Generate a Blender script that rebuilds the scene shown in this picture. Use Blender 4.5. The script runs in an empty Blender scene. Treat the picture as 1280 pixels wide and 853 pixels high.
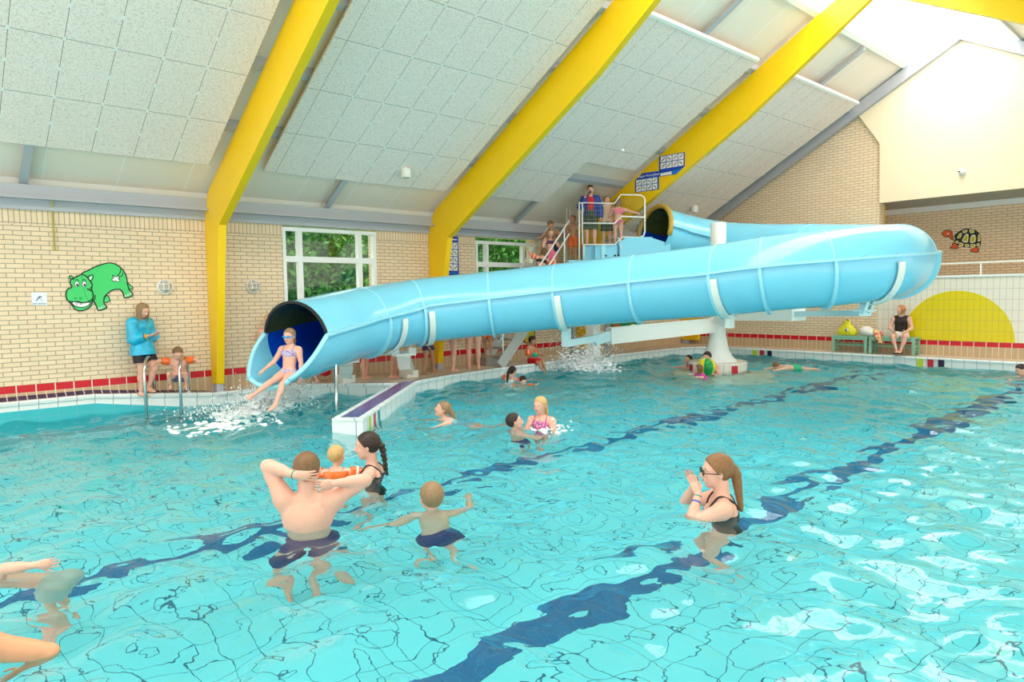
import bpy, math, random
import numpy as np
from mathutils import Vector, Matrix
S = bpy.context.scene
COL = S.collection
PI = math.pi
F_PX = 853.0
CAM_Z = 1.6
def _cam_axes():
    yaw, pit, rol = [math.radians(a) for a in (48.2, -3.83, -0.85)]
    cy, sy, cp, sp = math.cos(yaw), math.sin(yaw), math.cos(pit), math.sin(pit)
    fw = np.array([cy*cp, sy*cp, sp]); r = np.array([sy, -cy, 0.0]); u = np.cross(r, fw)
    c, s = math.cos(rol), math.sin(rol)
    return c*r+s*u, -s*r+c*u, fw
CR, CU, CF = _cam_axes()

# ---------------------------------------------------------------- materials
MATS = {}
def _set(b, **k):
    for n, v in k.items():
        n = n.replace('_', ' ')
        if n in b.inputs: b.inputs[n].default_value = v
def mat(name, col, rough=.5, metal=0., spec=.5, noise=0., nscale=8., bump=0., coat=0., trans=0., emis=None, es=0., alpha=1., ior=1.45, sheen=0.):
    if name in MATS: return MATS[name]
    m = bpy.data.materials.new(name); m.use_nodes = True
    nt = m.node_tree; b = nt.nodes['Principled BSDF']
    c = (*col[:3], 1)
    _set(b, Base_Color=c, Roughness=rough, Metallic=metal, IOR=ior, Alpha=alpha)
    b.inputs['Specular IOR Level'].default_value = spec
    b.inputs['Coat Weight'].default_value = coat
    b.inputs['Transmission Weight'].default_value = trans
    b.inputs['Sheen Weight'].default_value = sheen
    if emis:
        b.inputs['Emission Color'].default_value = (*emis, 1); b.inputs['Emission Strength'].default_value = es
    if noise or bump:
        tc = nt.nodes.new('ShaderNodeTexCoord'); nz = nt.nodes.new('ShaderNodeTexNoise')
        nz.inputs['Scale'].default_value = nscale; nz.inputs['Detail'].default_value = 4
        nt.links.new(tc.outputs['Object'], nz.inputs['Vector'])
        if noise:
            mx = nt.nodes.new('ShaderNodeMix'); mx.data_type = 'RGBA'
            mx.inputs[6].default_value = tuple(max(0, x*(1-noise)) for x in col[:3])+(1,)
            mx.inputs[7].default_value = tuple(min(1, x*(1+noise)) for x in col[:3])+(1,)
            nt.links.new(nz.outputs['Fac'], mx.inputs[0]); nt.links.new(mx.outputs[2], b.inputs['Base Color'])
        if bump:
            bp = nt.nodes.new('ShaderNodeBump'); bp.inputs['Strength'].default_value = bump; bp.inputs['Distance'].default_value = .02
            nt.links.new(nz.outputs['Fac'], bp.inputs['Height']); nt.links.new(bp.outputs[0], b.inputs['Normal'])
    MATS[name] = m
    return m
def brickmat(name, c1, c2, grout, w, h, mort, offset=.5, rough=.6, ox=0., oy=0., bump=.3, msm=.1, swap=False, spec=.4, coat=0., bias=0.):
    if name in MATS: return MATS[name]
    m = bpy.data.materials.new(name); m.use_nodes = True
    nt = m.node_tree; b = nt.nodes['Principled BSDF']; b.inputs['Roughness'].default_value = rough
    b.inputs['Specular IOR Level'].default_value = spec; b.inputs['Coat Weight'].default_value = coat
    uv = nt.nodes.new('ShaderNodeUVMap'); mp = nt.nodes.new('ShaderNodeMapping'); br = nt.nodes.new('ShaderNodeTexBrick')
    mp.inputs['Location'].default_value = (ox, oy, 0)
    if swap: mp.inputs['Rotation'].default_value = (0, 0, PI/2)
    br.offset = offset; br.inputs['Scale'].default_value = 1
    br.inputs['Color1'].default_value = (*c1, 1); br.inputs['Color2'].default_value = (*c2, 1); br.inputs['Mortar'].default_value = (*grout, 1)
    br.inputs['Brick Width'].default_value = w; br.inputs['Row Height'].default_value = h
    br.inputs['Mortar Size'].default_value = mort; br.inputs['Mortar Smooth'].default_value = msm; br.inputs['Bias'].default_value = bias
    nt.links.new(uv.outputs[0], mp.inputs[0]); nt.links.new(mp.outputs[0], br.inputs['Vector'])
    nt.links.new(br.outputs['Color'], b.inputs['Base Color'])
    if bump:
        bp = nt.nodes.new('ShaderNodeBump'); bp.invert = True; bp.inputs['Strength'].default_value = bump; bp.inputs['Distance'].default_value = .006
        nt.links.new(br.outputs['Fac'], bp.inputs['Height']); nt.links.new(bp.outputs[0], b.inputs['Normal'])
    MATS[name] = m
    return m

# ---------------------------------------------------------------- mesh building
class MB:
    def __init__(s): s.v = []; s.f = []; s.m = []; s.sm = []
    def add(s, V, Fc, mi=0, smooth=False):
        o = len(s.v); s.v += [tuple(map(float, p)) for p in V]
        for f in Fc: s.f.append(tuple(i+o for i in f)); s.m.append(mi); s.sm.append(smooth)
        return s
    def box(s, x0, x1, y0, y1, z0, z1, mi=0, M=None):
        V = [(x, y, z) for z in (z0, z1) for y in (y0, y1) for x in (x0, x1)]
        if M is not None: V = [tuple(M @ Vector(p)) for p in V]
        return s.add(V, [(0, 2, 3, 1), (4, 5, 7, 6), (0, 1, 5, 4), (2, 6, 7, 3), (0, 4, 6, 2), (1, 3, 7, 5)], mi)
    def bar(s, a, b, w, h, mi=0, up=(0, 0, 1)):
        a = Vector(a); b = Vector(b); d = (b-a); L = d.length; d.normalize()
        up = Vector(up); x = d.cross(up)
        if x.length < 1e-4: x = d.cross(Vector((1, 0, 0)))
        x.normalize(); z = x.cross(d)
        M = Matrix(((x.x, d.x, z.x, a.x), (x.y, d.y, z.y, a.y), (x.z, d.z, z.z, a.z), (0, 0, 0, 1)))
        return s.box(-w/2, w/2, 0, L, -h/2, h/2, mi, M)
    def tube(s, pts, r, n=10, mi=0, closed=False, caps=True):
        P = [Vector(p) for p in pts]; N = len(P)
        rr = r if hasattr(r, '__len__') else [r]*N
        T = []
        for i in range(N):
            a = P[i-1] if (i or closed) else P[i]; b = P[(i+1) % N] if (i < N-1 or closed) else P[i]
            T.append((b-a).normalized())
        up = Vector((0, 0, 1)) if abs(T[0].z) < .9 else Vector((1, 0, 0))
        x = T[0].cross(up).normalized(); V = []
        for i in range(N):
            x = (x - T[i]*x.dot(T[i])).normalized(); y = T[i].cross(x)
            for k in range(n):
                a = 2*PI*k/n; V.append(P[i] + (x*math.cos(a)+y*math.sin(a))*rr[i])
        Fc = []
        for i in range(N if closed else N-1):
            j = (i+1) % N
            for k in range(n):
                k2 = (k+1) % n; Fc.append((i*n+k, i*n+k2, j*n+k2, j*n+k))
        s.add(V, Fc, mi, True)
        if caps and not closed:
            o = len(s.v)-len(V)
            s.f.append(tuple(o+k for k in range(n))[::-1]); s.m.append(mi); s.sm.append(False)
            s.f.append(tuple(o+(N-1)*n+k for k in range(n))); s.m.append(mi); s.sm.append(False)
        return s
    def lathe(s, prof, c=(0, 0, 0), n=24, mi=0, smooth=True, M=None):
        V = []; Fc = []
        for (r, z) in prof:
            for k in range(n):
                a = 2*PI*k/n; p = Vector((r*math.cos(a), r*math.sin(a), z))
                if M is not None: p = M @ p
                V.append(p+Vector(c))
        for i in range(len(prof)-1):
            for k in range(n):
                k2 = (k+1) % n; Fc.append((i*n+k, i*n+k2, (i+1)*n+k2, (i+1)*n+k))
        return s.add(V, Fc, mi, smooth)
    def ell(s, c, r, n=12, m=8, mi=0, M=None):
        V = []; Fc = []
        for i in range(m+1):
            th = PI*i/m
            for k in range(n):
                a = 2*PI*k/n; p = Vector((r[0]*math.sin(th)*math.cos(a), r[1]*math.sin(th)*math.sin(a), -r[2]*math.cos(th)))
                if M is not None: p = M @ p
                V.append(p+Vector(c))
        for i in range(m):
            for k in range(n):
                k2 = (k+1) % n; Fc.append((i*n+k, i*n+k2, (i+1)*n+k2, (i+1)*n+k))
        return s.add(V, Fc, mi, True)
    def prism(s, poly, h, o, ux, uy, un, mi=0):
        """polygon poly (2-D) in frame o + u*ux + v*uy, thickness h along un"""
        o, ux, uy, un = Vector(o), Vector(ux), Vector(uy), Vector(un); n = len(poly)
        A = [o+ux*p[0]+uy*p[1] for p in poly]; B = [p+un*h for p in A]
        Fc = [tuple(range(n))[::-1], tuple(range(n, 2*n))]+[(i, (i+1) % n, n+(i+1) % n, n+i) for i in range(n)]
        return s.add(A+B, Fc, mi)
    def sweep(s, path, prof, norm, mi=0, closed_prof=True):
        """path: points; norm: outward vector per point; prof: (n, z) pairs"""
        V = []; m = len(prof)
        for p, nn in zip(path, norm):
            for (a, z) in prof: V.append((p[0]+nn[0]*a, p[1]+nn[1]*a, p[2]+z))
        Fc = []
        for i in range(len(path)-1):
            for k in range(m if closed_prof else m-1):
                k2 = (k+1) % m; Fc.append((i*m+k, i*m+k2, (i+1)*m+k2, (i+1)*m+k))
        if closed_prof: Fc += [tuple(range(m))[::-1], tuple((len(path)-1)*m+k for k in range(m))]
        return s.add(V, Fc, mi)
    def build(s, name, mats, parent=None, origin=None, recalc=True, uvmode='box'):
        if not isinstance(mats, (list, tuple)): mats = [mats]
        V = np.array(s.v, float).reshape(-1, 3)
        if origin is None:
            if parent is not None: origin = parent['_o'] if '_o' in parent else (0, 0, 0)
            else: origin = ((V[:, 0].min()+V[:, 0].max())/2, (V[:, 1].min()+V[:, 1].max())/2, V[:, 2].min())
        me = bpy.data.meshes.new(name)
        me.from_pydata((V-np.array(origin)).tolist(), [], s.f)
        for m in mats: me.materials.append(m)
        me.polygons.foreach_set('material_index', s.m); me.polygons.foreach_set('use_smooth', s.sm)
        me.update()
        if recalc:
            import bmesh
            bm = bmesh.new(); bm.from_mesh(me); bmesh.ops.recalc_face_normals(bm, faces=bm.faces); bm.to_mesh(me); bm.free()
        if uvmode and len(s.f) < 60000:
            uvl = me.uv_layers.new(name='UVMap'); d = uvl.data
            for p in me.polygons:
                n = p.normal; ax = max(range(3), key=lambda i: abs(n[i])-(.001*i))
                for li in p.loop_indices:
                    q = V[me.loops[li].vertex_index]
                    if ax == 0: d[li].uv = (q[1], q[2])
                    elif ax == 1: d[li].uv = (q[0], q[2])
                    else: d[li].uv = (q[0], q[1])
        o = bpy.data.objects.new(name, me); COL.objects.link(o)
        if parent is not None:
            o.parent = parent
            po = parent['_o'] if '_o' in parent else (0, 0, 0)
            o.location = [origin[i]-po[i] for i in range(3)]
        else: o.location = origin
        o['_o'] = [float(x) for x in origin]
        return o
def tag(o, label=None, cat=None, group=None, kind=None):
    if label: o['label'] = label
    if cat: o['category'] = cat
    if group: o['group'] = group
    if kind: o['kind'] = kind
    return o
def thing(name, label, cat, loc, group=None):
    o = bpy.data.objects.new(name, None); COL.objects.link(o); o.empty_display_size = .1
    o.location = loc; o['_o'] = [float(x) for x in loc]
    return tag(o, label, cat, group)
def struct(mb, name, mats, **k):
    o = mb.build(name, mats, **k); o['kind'] = 'structure'; return o
def spline(P, n):
    """Catmull-Rom through P, n samples per span"""
    P = [np.array(p, float) for p in P]; Q = [2*P[0]-P[1]]+P+[2*P[-1]-P[-2]]; out = []
    for i in range(1, len(Q)-2):
        for k in range(n):
            t = k/n; a, b, c, d = Q[i-1], Q[i], Q[i+1], Q[i+2]
            out.append(.5*((2*b)+(c-a)*t+(2*a-5*b+4*c-d)*t*t+(3*b-3*c+d-a)*t**3))
    out.append(P[-1]); return out
# ================================================================= SETTING
WY = 12.5; GX = 18.62; ZW = -0.2; ZB = -1.4
def roof_z(y): return 3.45+.563*(WY-y) if y > 5.05 else 3.45+.563*(WY-5.05)-.563*(5.05-y)
BR1, BR2 = (.88, .68, .47), (.83, .62, .42)
m_brick = brickmat('cream_brick', BR1, BR2, (.40, .31, .22), .222, .07, .006, ox=.03, oy=-.01, bump=.4, rough=.7)
m_soldier = brickmat('soldier_brick', BR1, BR2, (.40, .31, .22), .07, .22, .006, offset=0, oy=-.15+.0, bump=.4, rough=.7)
m_red = brickmat('red_tile', (.62, .01, .02), (.62, .01, .02), (.85, .72, .62), .245, .13, .008, offset=0, oy=.02, rough=.25, bump=.2)
m_beige = brickmat('beige_tile', (.60, .42, .25), (.55, .38, .22), (.82, .70, .52), .1225, .5, .006, offset=0, oy=.1, rough=.3, bump=.2)
m_white = brickmat('white_wall_tile', (.86, .78, .66), (.86, .78, .66), (.38, .33, .27), .123, .245, .003, offset=0, oy=-.12, rough=.25, bump=.2)
m_sun = brickmat('yellow_wall_tile', (.82, .62, .005), (.82, .62, .005), (.45, .33, .10), .123, .245, .003, offset=0, oy=-.12, rough=.25, bump=.2)
m_cop = brickmat('white_coping_tile', (.86, .86, .84), (.84, .84, .82), (.30, .32, .33), .245, .6, .005, offset=0, oy=.3, rough=.3, bump=.2)
m_dark = brickmat('dark_gutter_tile', (.05, .03, .07), (.07, .04, .09), (.6, .5, .45), .1225, .5, .008, offset=0, oy=.1, rough=.4, bump=.2)
m_deck = brickmat('deck_tile', (.66, .52, .38), (.60, .47, .33), (.75, .64, .52), .1, .1, .004, offset=0, rough=.5, bump=.2)
m_floor = brickmat('pool_floor_tile', (.20, .79, .86), (.18, .77, .85), (.01, .16, .26), .245, .245, .006, offset=0, rough=.5, bump=0, msm=.3)
m_lane = brickmat('lane_blue_tile', (.005, .13, .33), (.005, .15, .36), (.02, .22, .40), .1225, .1225, .004, offset=0, rough=.5, bump=0)
m_poolwall = brickmat('pool_wall_tile', (.05, .48, .54), (.05, .48, .54), (.12, .45, .52), .245, .1225, .005, offset=0, rough=.4, bump=0)
m_yel = mat('yellow_steel_paint', (.94, .58, .004), .35, spec=.4)
m_grey = mat('grey_steel_paint', (.46, .46, .50), .5)
m_sheet = mat('roof_sheet', (.62, .62, .58), .5)
m_cream = mat('cream_plaster', (.88, .73, .52), .7)
m_whitep = mat('white_paint', (.88, .86, .82), .4)
m_pvc = mat('white_window_frame', (.88, .88, .88), .35)
m_steel = mat('brushed_steel', (.62, .62, .62), .22, metal=1)
m_black = mat('black_plastic', (.015, .015, .015), .4)

# left wall : bricks above tiles, windows cut out
wins = [(5.42, 7.42, .62, 2.95), (10.07, 11.98, .9, 2.89)]
def wall_strip(mb, z0, z1, mi, x0=-5, x1=GX+.2, cuts=()):
    xs = [x0]
    for c in cuts:
        if c[2] < z1 and c[3] > z0: xs += [c[0], c[1]]
    xs.append(x1)
    for i in range(0, len(xs), 2): mb.box(xs[i], xs[i+1], WY, WY+.3, z0, z1, mi)
w = MB()
zc = [0.36, .62, .9, 2.77]
wall_strip(w, -.3, .245, 2); wall_strip(w, .245, .36, 1)
wall_strip(w, .36, .62, 0); wall_strip(w, .62, .9, 0, cuts=wins[:1]); wall_strip(w, .9, 2.77, 0, cuts=wins); wall_strip(w, 2.77, 2.99, 3, cuts=wins)
wall_strip(w, 2.99, 3.5, 4)
struct(w, 'wall_left', [m_brick, m_red, m_beige, m_soldier, m_whitep])
m_glass = bpy.data.materials.new('window_glass'); m_glass.use_nodes = True
_n = m_glass.node_tree; _n.nodes.clear()
_o = _n.nodes.new('ShaderNodeOutputMaterial'); _t = _n.nodes.new('ShaderNodeBsdfTransparent'); _g = _n.nodes.new('ShaderNodeBsdfGlossy'); _x = _n.nodes.new('ShaderNodeMixShader')
_g.inputs['Roughness'].default_value = .02; _t.inputs['Color'].default_value = (.93, .97, .96, 1); _x.inputs[0].default_value = .03
_n.links.new(_t.outputs[0], _x.inputs[1]); _n.links.new(_g.outputs[0], _x.inputs[2]); _n.links.new(_x.outputs[0], _o.inputs[0])
for wi, (x0, x1, z0, z1) in enumerate(wins):
    zt = 2.35 if wi == 0 else 2.34
    m1, m2 = x0+.30, x1-.42
    f = MB(); y0, y1 = WY-.02, WY+.1
    f.box(x0, x1, y0, y1, z0, z0+.07); f.box(x0, x1, y0, y1, z1-.07, z1); f.box(x0, x0+.06, y0, y1, z0+.07, z1-.07); f.box(x1-.07, x1, y0, y1, z0+.07, z1-.07)
    f.box(m1, m1+.09, y0+.002, y1-.002, z0+.07, z1-.07); f.box(m2, m2+.09, y0+.002, y1-.002, z0+.07, z1-.07); f.box(x0+.06, x1-.07, y0-.003, y1+.003, zt-.055, zt+.055)
    fo = struct(f, 'window_%d' % (wi+1), m_pvc)
    g = MB(); g.box(x0+.03, x1-.03, WY+.03, WY+.045, z0+.03, z1-.03); g.build('pane', m_glass, fo)
    sl = MB(); sl.box(x0-.05, x1+.05, WY-.10, WY+.02, z0-.05, z0); sl.build('window_sill', m_pvc, fo)

# gable wall (right / far)
g = MB()
def gyz(mb, poly, h, mi, x=GX): mb.prism(poly, h, (x, 0, 0), (0, 1, 0), (0, 0, 1), (1, 0, 0), mi)
gyz(g, [(6.78, 0.36), (12.5, .36), (12.5, roof_z(12.5)+.2), (7.1, roof_z(7.1)+.2), (6.78, roof_z(6.78)+.2)], .3, 0)
gyz(g, [(-5, .245), (12.5, .245), (12.5, .36), (-5, .36)], .3, 1)
gyz(g, [(-5, -.3), (12.5, -.3), (12.5, .245), (-5, .245)], .3, 2)
gyz(g, [(-5, .36), (6.78, .36), (6.78, 1.87), (-5, 1.87)], .3, 3)
gyz(g, [(-5, 1.87), (6.78, 1.87), (6.78, 1.92), (-5, 1.92)], .34, 4, GX-.03)
struct(g, 'wall_right', [m_brick, m_red, m_beige, m_white, m_whitep])
s_ = MB(); sc = [(5.03+1.165*math.cos(a), .362+1.19*math.sin(a)) for a in [PI*k/40 for k in range(41)]]
gyz(s_, sc, -.004, 0); ob = tag(s_.build('sun_tile_mural', m_sun), 'large yellow half-circle of tiles on the white tiled wall', 'mural')
ob['kind'] = 'structure'
# cream upper panel over the gallery
cz = MB()
gyz(cz, [(-1.8, 3.79), (6.76, 3.79), (6.78, 5.27), (7.38, 6.18), (7.2, roof_z(7.2)+.1), (5.05, roof_z(5.05)+.1), (-1.75, 3.82)], -.08, 0)
struct(cz, 'wall_upper', m_cream)
# gallery recess behind
r = MB(); X2 = 20.6
r.box(X2, X2+.2, -5, 7.6, 1.3, 4.2, 0); r.box(GX+.3, X2, 7.4, 7.6, 1.3, 4.2, 0)
struct(r, 'wall_back', m_brick)
r = MB(); r.box(GX+.3, X2, -5, 7.4, 1.5, 1.6); struct(r, 'floor_gallery', m_deck)
r = MB(); m_slat = mat('grey_slat_ceiling', (.42, .38, .30), .5)
for i in range(19): r.box(GX+.32+i*.09, GX+.39+i*.09, -5, 7.4, 3.80, 3.82)
r.box(GX+.3, X2, -5, 7.4, 3.84, 3.9); r.box(GX, GX+.3, -5, 6.76, 3.80, 3.9); r.box(X2-.1, X2, -5, 7.4, 3.66, 3.80, 1); r.box(GX+.3, X2, 7.3, 7.4, 3.66, 3.8, 1)
struct(r, 'ceiling_gallery', [m_slat, m_whitep])
c = MB(); c.box(19.2, 19.35, 6.9, 7.2, 1.55, 3.8); tag(c.build('gallery_column', m_yel), 'yellow steel column standing in the gallery recess', 'column', kind='structure')
# gallery railing
rt = thing('gallery_railing', 'white horizontal railing on top of the white tiled wall', 'railing', (GX+.05, 1, 1.92))
q = MB(); q.bar((GX+.05, -5, 2.2), (GX+.05, 6.7, 2.2), .04, .035); q.build('top_rail', m_whitep, rt)
for y in (6.5, 5.57, 4.57, 3.57, 2.57): q = MB(); q.bar((GX+.05, y, 1.92), (GX+.05, y, 2.19), .035, .035); q.build('post', m_whitep, rt)

# ---------------- roof
ys = 5.05; ZR = roof_z(5.05); sl = .563
def roofprism(mb, x0, x1, ya, yb, off, th, mi=0):
    """slab following the left slope, underside 'off' below the sheet"""
    V = []
    for x in (x0, x1):
        for y in (ya, yb):
            z = roof_z(y)-off; V += [(x, y, z), (x, y, z+th)]
    mb.add(V, [(0, 1, 3, 2), (4, 6, 7, 5), (0, 2, 6, 4), (1, 5, 7, 3), (0, 4, 5, 1), (2, 3, 7, 6)], mi)
m_sheet2 = brickmat('roof_sheet_ribbed', (.92, .79, .67), (.90, .77, .65), (.95, .88, .82), 1.0, 50, .012, offset=0, ox=.3, rough=.5, bump=.3, msm=0)
c = MB(); roofprism(c, -6, GX+.3, WY+.3, 6.16, 0, .1); roofprism(c, -6, GX+.3, 3.94, -1.5, 0, .1)
struct(c, 'ceiling', m_sheet2)
# translucent ridge skylight
m_sky = mat('translucent_skylight', (.9, .93, .95), .5, emis=(1, 1, 1), es=2.9)
k = MB(); roofprism(k, -6, GX+.3, 6.16, 5.05, -.02, .03); roofprism(k, -6, GX+.3, 5.05, 3.94, -.02, .03)
sk = tag(k.build('ridge_skylight', m_sky), 'bright white skylight strip along the roof ridge', 'skylight', kind='structure')
k = MB()
for x in np.arange(-5.5, GX, 1.0):
    roofprism(k, x, x+.035, 6.16, 5.05, .02, .04); roofprism(k, x, x+.035, 5.05, 3.94, .02, .04)
roofprism(k, -6, GX, 6.22, 6.12, .06, .08); roofprism(k, -6, GX, 3.98, 3.88, .06, .08); k.box(-6, GX, 5.0, 5.1, ZR-.08, ZR+.02)
k.build('glazing_bars', m_whitep, sk)
# acoustic panels
def acoustic():
    m = bpy.data.materials.new('wood_wool_panel'); m.use_nodes = True; nt = m.node_tree; b = nt.nodes['Principled BSDF']
    b.inputs['Roughness'].default_value = .9; b.inputs['Specular IOR Level'].default_value = .1
    tc = nt.nodes.new('ShaderNodeTexCoord'); nz = nt.nodes.new('ShaderNodeTexNoise'); nz.inputs['Scale'].default_value = 40; nz.inputs['Detail'].default_value = 6; nz.inputs['Roughness'].default_value = .85
    cr = nt.nodes.new('ShaderNodeValToRGB'); cr.color_ramp.elements[0].position = .36; cr.color_ramp.elements[0].color = (.60, .47, .40, 1); cr.color_ramp.elements[1].position = .50; cr.color_ramp.elements[1].color = (.96, .82, .75, 1)
    nt.links.new(tc.outputs['Object'], nz.inputs['Vector']); nt.links.new(nz.outputs['Fac'], cr.inputs[0])
    uv = nt.nodes.new('ShaderNodeUVMap'); br = nt.nodes.new('ShaderNodeTexBrick'); br.offset = 0
    for n, v in (('Scale', 1), ('Brick Width', .548), ('Row Height', .875), ('Mortar Size', .0035), ('Mortar Smooth', 0)): br.inputs[n].default_value = v
    mp = nt.nodes.new('ShaderNodeMapping'); nt.links.new(uv.outputs[0], mp.inputs[0]); nt.links.new(mp.outputs[0], br.inputs['Vector'])
    mp.inputs['Location'].default_value = (-.0, -11.55+.875*14, 0)
    mx = nt.nodes.new('ShaderNodeMix'); mx.data_type = 'RGBA'; nt.links.new(br.outputs['Fac'], mx.inputs[0]); nt.links.new(cr.outputs[0], mx.inputs[6]); mx.inputs[7].default_value = (.22, .20, .17, 1)
    nt.links.new(mx.outputs[2], b.inputs['Base Color'])
    bp = nt.nodes.new('ShaderNodeBump'); bp.inputs['Strength'].default_value = .5; bp.inputs['Distance'].default_value = .01; nt.links.new(nz.outputs['Fac'], bp.inputs['Height']); nt.links.new(bp.outputs[0], b.inputs['Normal'])
    return m
m_ac = acoustic()
def panel_bay(x0, x1, segs):
    p = MB()
    for (a, b_, ya, yb) in segs: roofprism(p, a, b_, ya, yb, .22, .05, 0)
    for (a, b_, ya, yb) in segs:
        if yb < 7.5: roofprism(p, a, b_, yb+.0, yb-.05, .235, .055, 1)
        # white clips on the seams
        n = int(round((b_-a)/.548))
        for i in range(1, n):
            x = round(a/.548)*.548+i*.548
            y = ya-.44
            while y > yb+.1:
                if x < b_-.05: roofprism(p, x-.016, x+.016, y+.022, y-.022, .226, .01, 1)
                y -= .4375
    o = struct(p, 'ceiling_panelling', [m_ac, m_whitep], origin=(0, 0, 0))
panel_bay(-.99, 3.85, [(-.99, 3.84, 11.55, 7.17)])
panel_bay(4.72, 8.5, [(4.72, 8.55, 11.55, 7.17)])
panel_bay(9.4, 13.1, [(9.4, 13.15, 10.24, 7.17), (9.4, 11.4, 11.55, 10.24)])
panel_bay(13.9, 18.1, [(13.95, 18.1, 11.55, 7.17)])
# purlins, mid rafters, eaves beam
p = MB()
for y in (10.9, 9.75, 8.6, 7.45):
    z = roof_z(y)
    roofprism(p, -6, GX, y+.05, y-.05, .12, .12)
tag(p.build('roof_purlins', m_grey), kind='structure')
for x in (1.45, 6.3, 11.25, 16.0):
    p = MB(); roofprism(p, x, x+.012, 12.45, 6.2, .155, .14); roofprism(p, x-.05, x+.06, 12.45, 6.2, .16, .012); p.build('roof_rafter', m_grey)['kind'] = 'structure'
p = MB(); roofprism(p, GX-.22, GX-.08, 12.5, 5.05, .34, .3); roofprism(p, GX-.22, GX-.08, 5.05, -1, .34, .3); p.build('gable_rafter', m_grey)['kind'] = 'structure'
p = MB(); p.box(-6, GX, 12.34, 12.5, 3.16, 3.34); p.box(-6, GX, 12.26, 12.5, 3.13, 3.165); p.box(-6, GX, 12.44, 12.5, 2.985, 3.13, 0)
struct(p, 'eaves_beam', m_grey)
# yellow portal frames
def frame(x, w_=.13, post=False):
    b = MB()
    t0, t1 = .14, 1.0
    zi = lambda y: roof_z(y)-t1
    yk = 11.79
    prof = [(12.49, .13), (12.24, .13), (11.93, 2.2), (yk, zi(yk)), (7.6, zi(7.6)+.02), (5.05, zi(5.05)+.33), (2.8, zi(2.8)+.38), (-1.5, zi(-1.5)), (-1.5, roof_z(-1.5)-t0), (5.05, roof_z(5.05)-t0), (12.22, roof_z(12.22)-t0), (12.49, 3.2)]
    if post: prof = [(12.49, .13), (11.9, .13), (11.82, 2.6), (12.2, 3.1), (12.49, 3.2)]
    b.prism(prof, w_, (x, 0, 0), (0, 1, 0), (0, 0, 1), (1, 0, 0), 0)
    o = struct(b, 'portal_frame', m_yel)
    f = MB(); f.box(x+.01, x+w_-.01, 12.25, 12.45, 0, .13); f.box(x-.02, x+w_+.02, 12.2, 12.49, 0, .012); f.build('foot_plate', m_grey, o)
for x in (4.03, 8.75, 13.5): frame(x)
frame(18.35, post=True)

# ---------------- pool
E = [(-5, 12.33, .145), (2.2, 12.33, .145), (3.97, 12.14, 0), (4.69, 12.12, 0), (5.72, 11.95, 0), (6.84, 10.81, 0)]
E2 = [(7.0, 10.66, 0), (7.5, 10.93, 0), (8.4, 11.18, 0), (10.2, 11.45, 0), (11.9, 11.57, 0), (17.2, 11.57, 0), (17.92, 10.9, 0), (17.92, -5, 0)]
def normals(P):
    N = []
    for i in range(len(P)):
        a = np.array(P[max(i-1, 0)][:2]); b_ = np.array(P[i][:2]); c_ = np.array(P[min(i+1, len(P)-1)][:2])
        d1 = (b_-a); d2 = (c_-b_)
        n1 = np.array([-d1[1], d1[0]]); n2 = np.array([-d2[1], d2[0]])
        n1 = n1/(np.linalg.norm(n1) or 1); n2 = n2/(np.linalg.norm(n2) or 1)
        if i == 0: n = n2
        elif i == len(P)-1: n = n1
        else: n = n1+n2; n = n/np.linalg.norm(n); n = n/max(.5, n.dot(n1))
        N.append(n)
    return N
def rs_uv(mb, path, prof, norm, mi):
    mb.sweep(path, prof, norm, mi, closed_prof=False)
def coping(P, name):
    N = normals(P); m = MB()
    rs_uv(m, P, [(.02, -.07), (-.02, -.06), (-.03, -.02), (-.015, 0), (.08, 0)], N, 0)
    rs_uv(m, P, [(.08, -.001), (.10, -.004), (.17, -.004)], N, 1)
    o = struct(m, name, [m_cop, m_dark], recalc=False)
    w_ = MB()
    for i in range(len(P)-1):
        zb = [.0 if P[k][2] > .1 else -.27 for k in (i, i+1)]
        q = [(P[k][0]+N[k][0]*.01, P[k][1]+N[k][1]*.01) for k in (i, i+1)]
        w_.add([(*q[0], zb[0]), (*q[1], zb[1]), (*q[1], P[i+1][2]-.06), (*q[0], P[i][2]-.06)], [(0, 1, 2, 3)], 0)
        w_.add([(*q[0], -1.6), (*q[1], -1.6), (*q[1], zb[1]), (*q[0], zb[0])], [(0, 1, 2, 3)], 1)
    struct(w_, 'pool_wall', [m_cop, m_poolwall], recalc=False)
# split the first run: raised ledge on the left
coping(E, 'pool_coping'); coping(E2, 'pool_coping')
d = MB()
Wl = [(-5, 12.5, .19), (2.2, 12.5, .18), (3.97, 12.5, 0), (4.69, 12.5, 0), (5.72, 12.5, 0), (6.9, 12.5, 0), (6.95, 12.5, 0), (7.5, 12.5, 0), (8.4, 12.5, 0), (10.2, 12.5, 0), (11.9, 12.5, 0), (GX, 12.5, 0), (GX, 10.9, 0), (GX, -5, 0)]
EE = E+E2
off = [n for n in normals(E)]+[n for n in normals(E2)]
for i in range(len(EE)-1):
    q = lambda j: (EE[j][0]+off[j][0]*.165, EE[j][1]+off[j][1]*.165, EE[j][2]-.005)
    if i == 5:
        d.add([q(5), q(6), Wl[6], Wl[5]], [(0, 1, 2, 3)]); continue
    a, b_ = q(i), q(i+1)
    wa, wb = Wl[i], Wl[i+1]
    if a[1] > wa[1]-.05 and i < 5: a = (a[0], 12.49, a[2]); 
    d.add([a, b_, wb, wa], [(0, 1, 2, 3)])
struct(d, 'floor', m_deck)
dk = MB(); dk.add([(-5, 12.405, .143), (2.2, 12.405, .143), (2.2, 12.497, .20), (-5, 12.497, .205)], [(0, 1, 2, 3)]); dk.add([(2.2, 12.405, .143), (3.97, 12.23, -.002), (3.97, 12.497, .004), (2.2, 12.497, .20)], [(0, 1, 2, 3)]); struct(dk, 'floor_gutter', m_dark)
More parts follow.
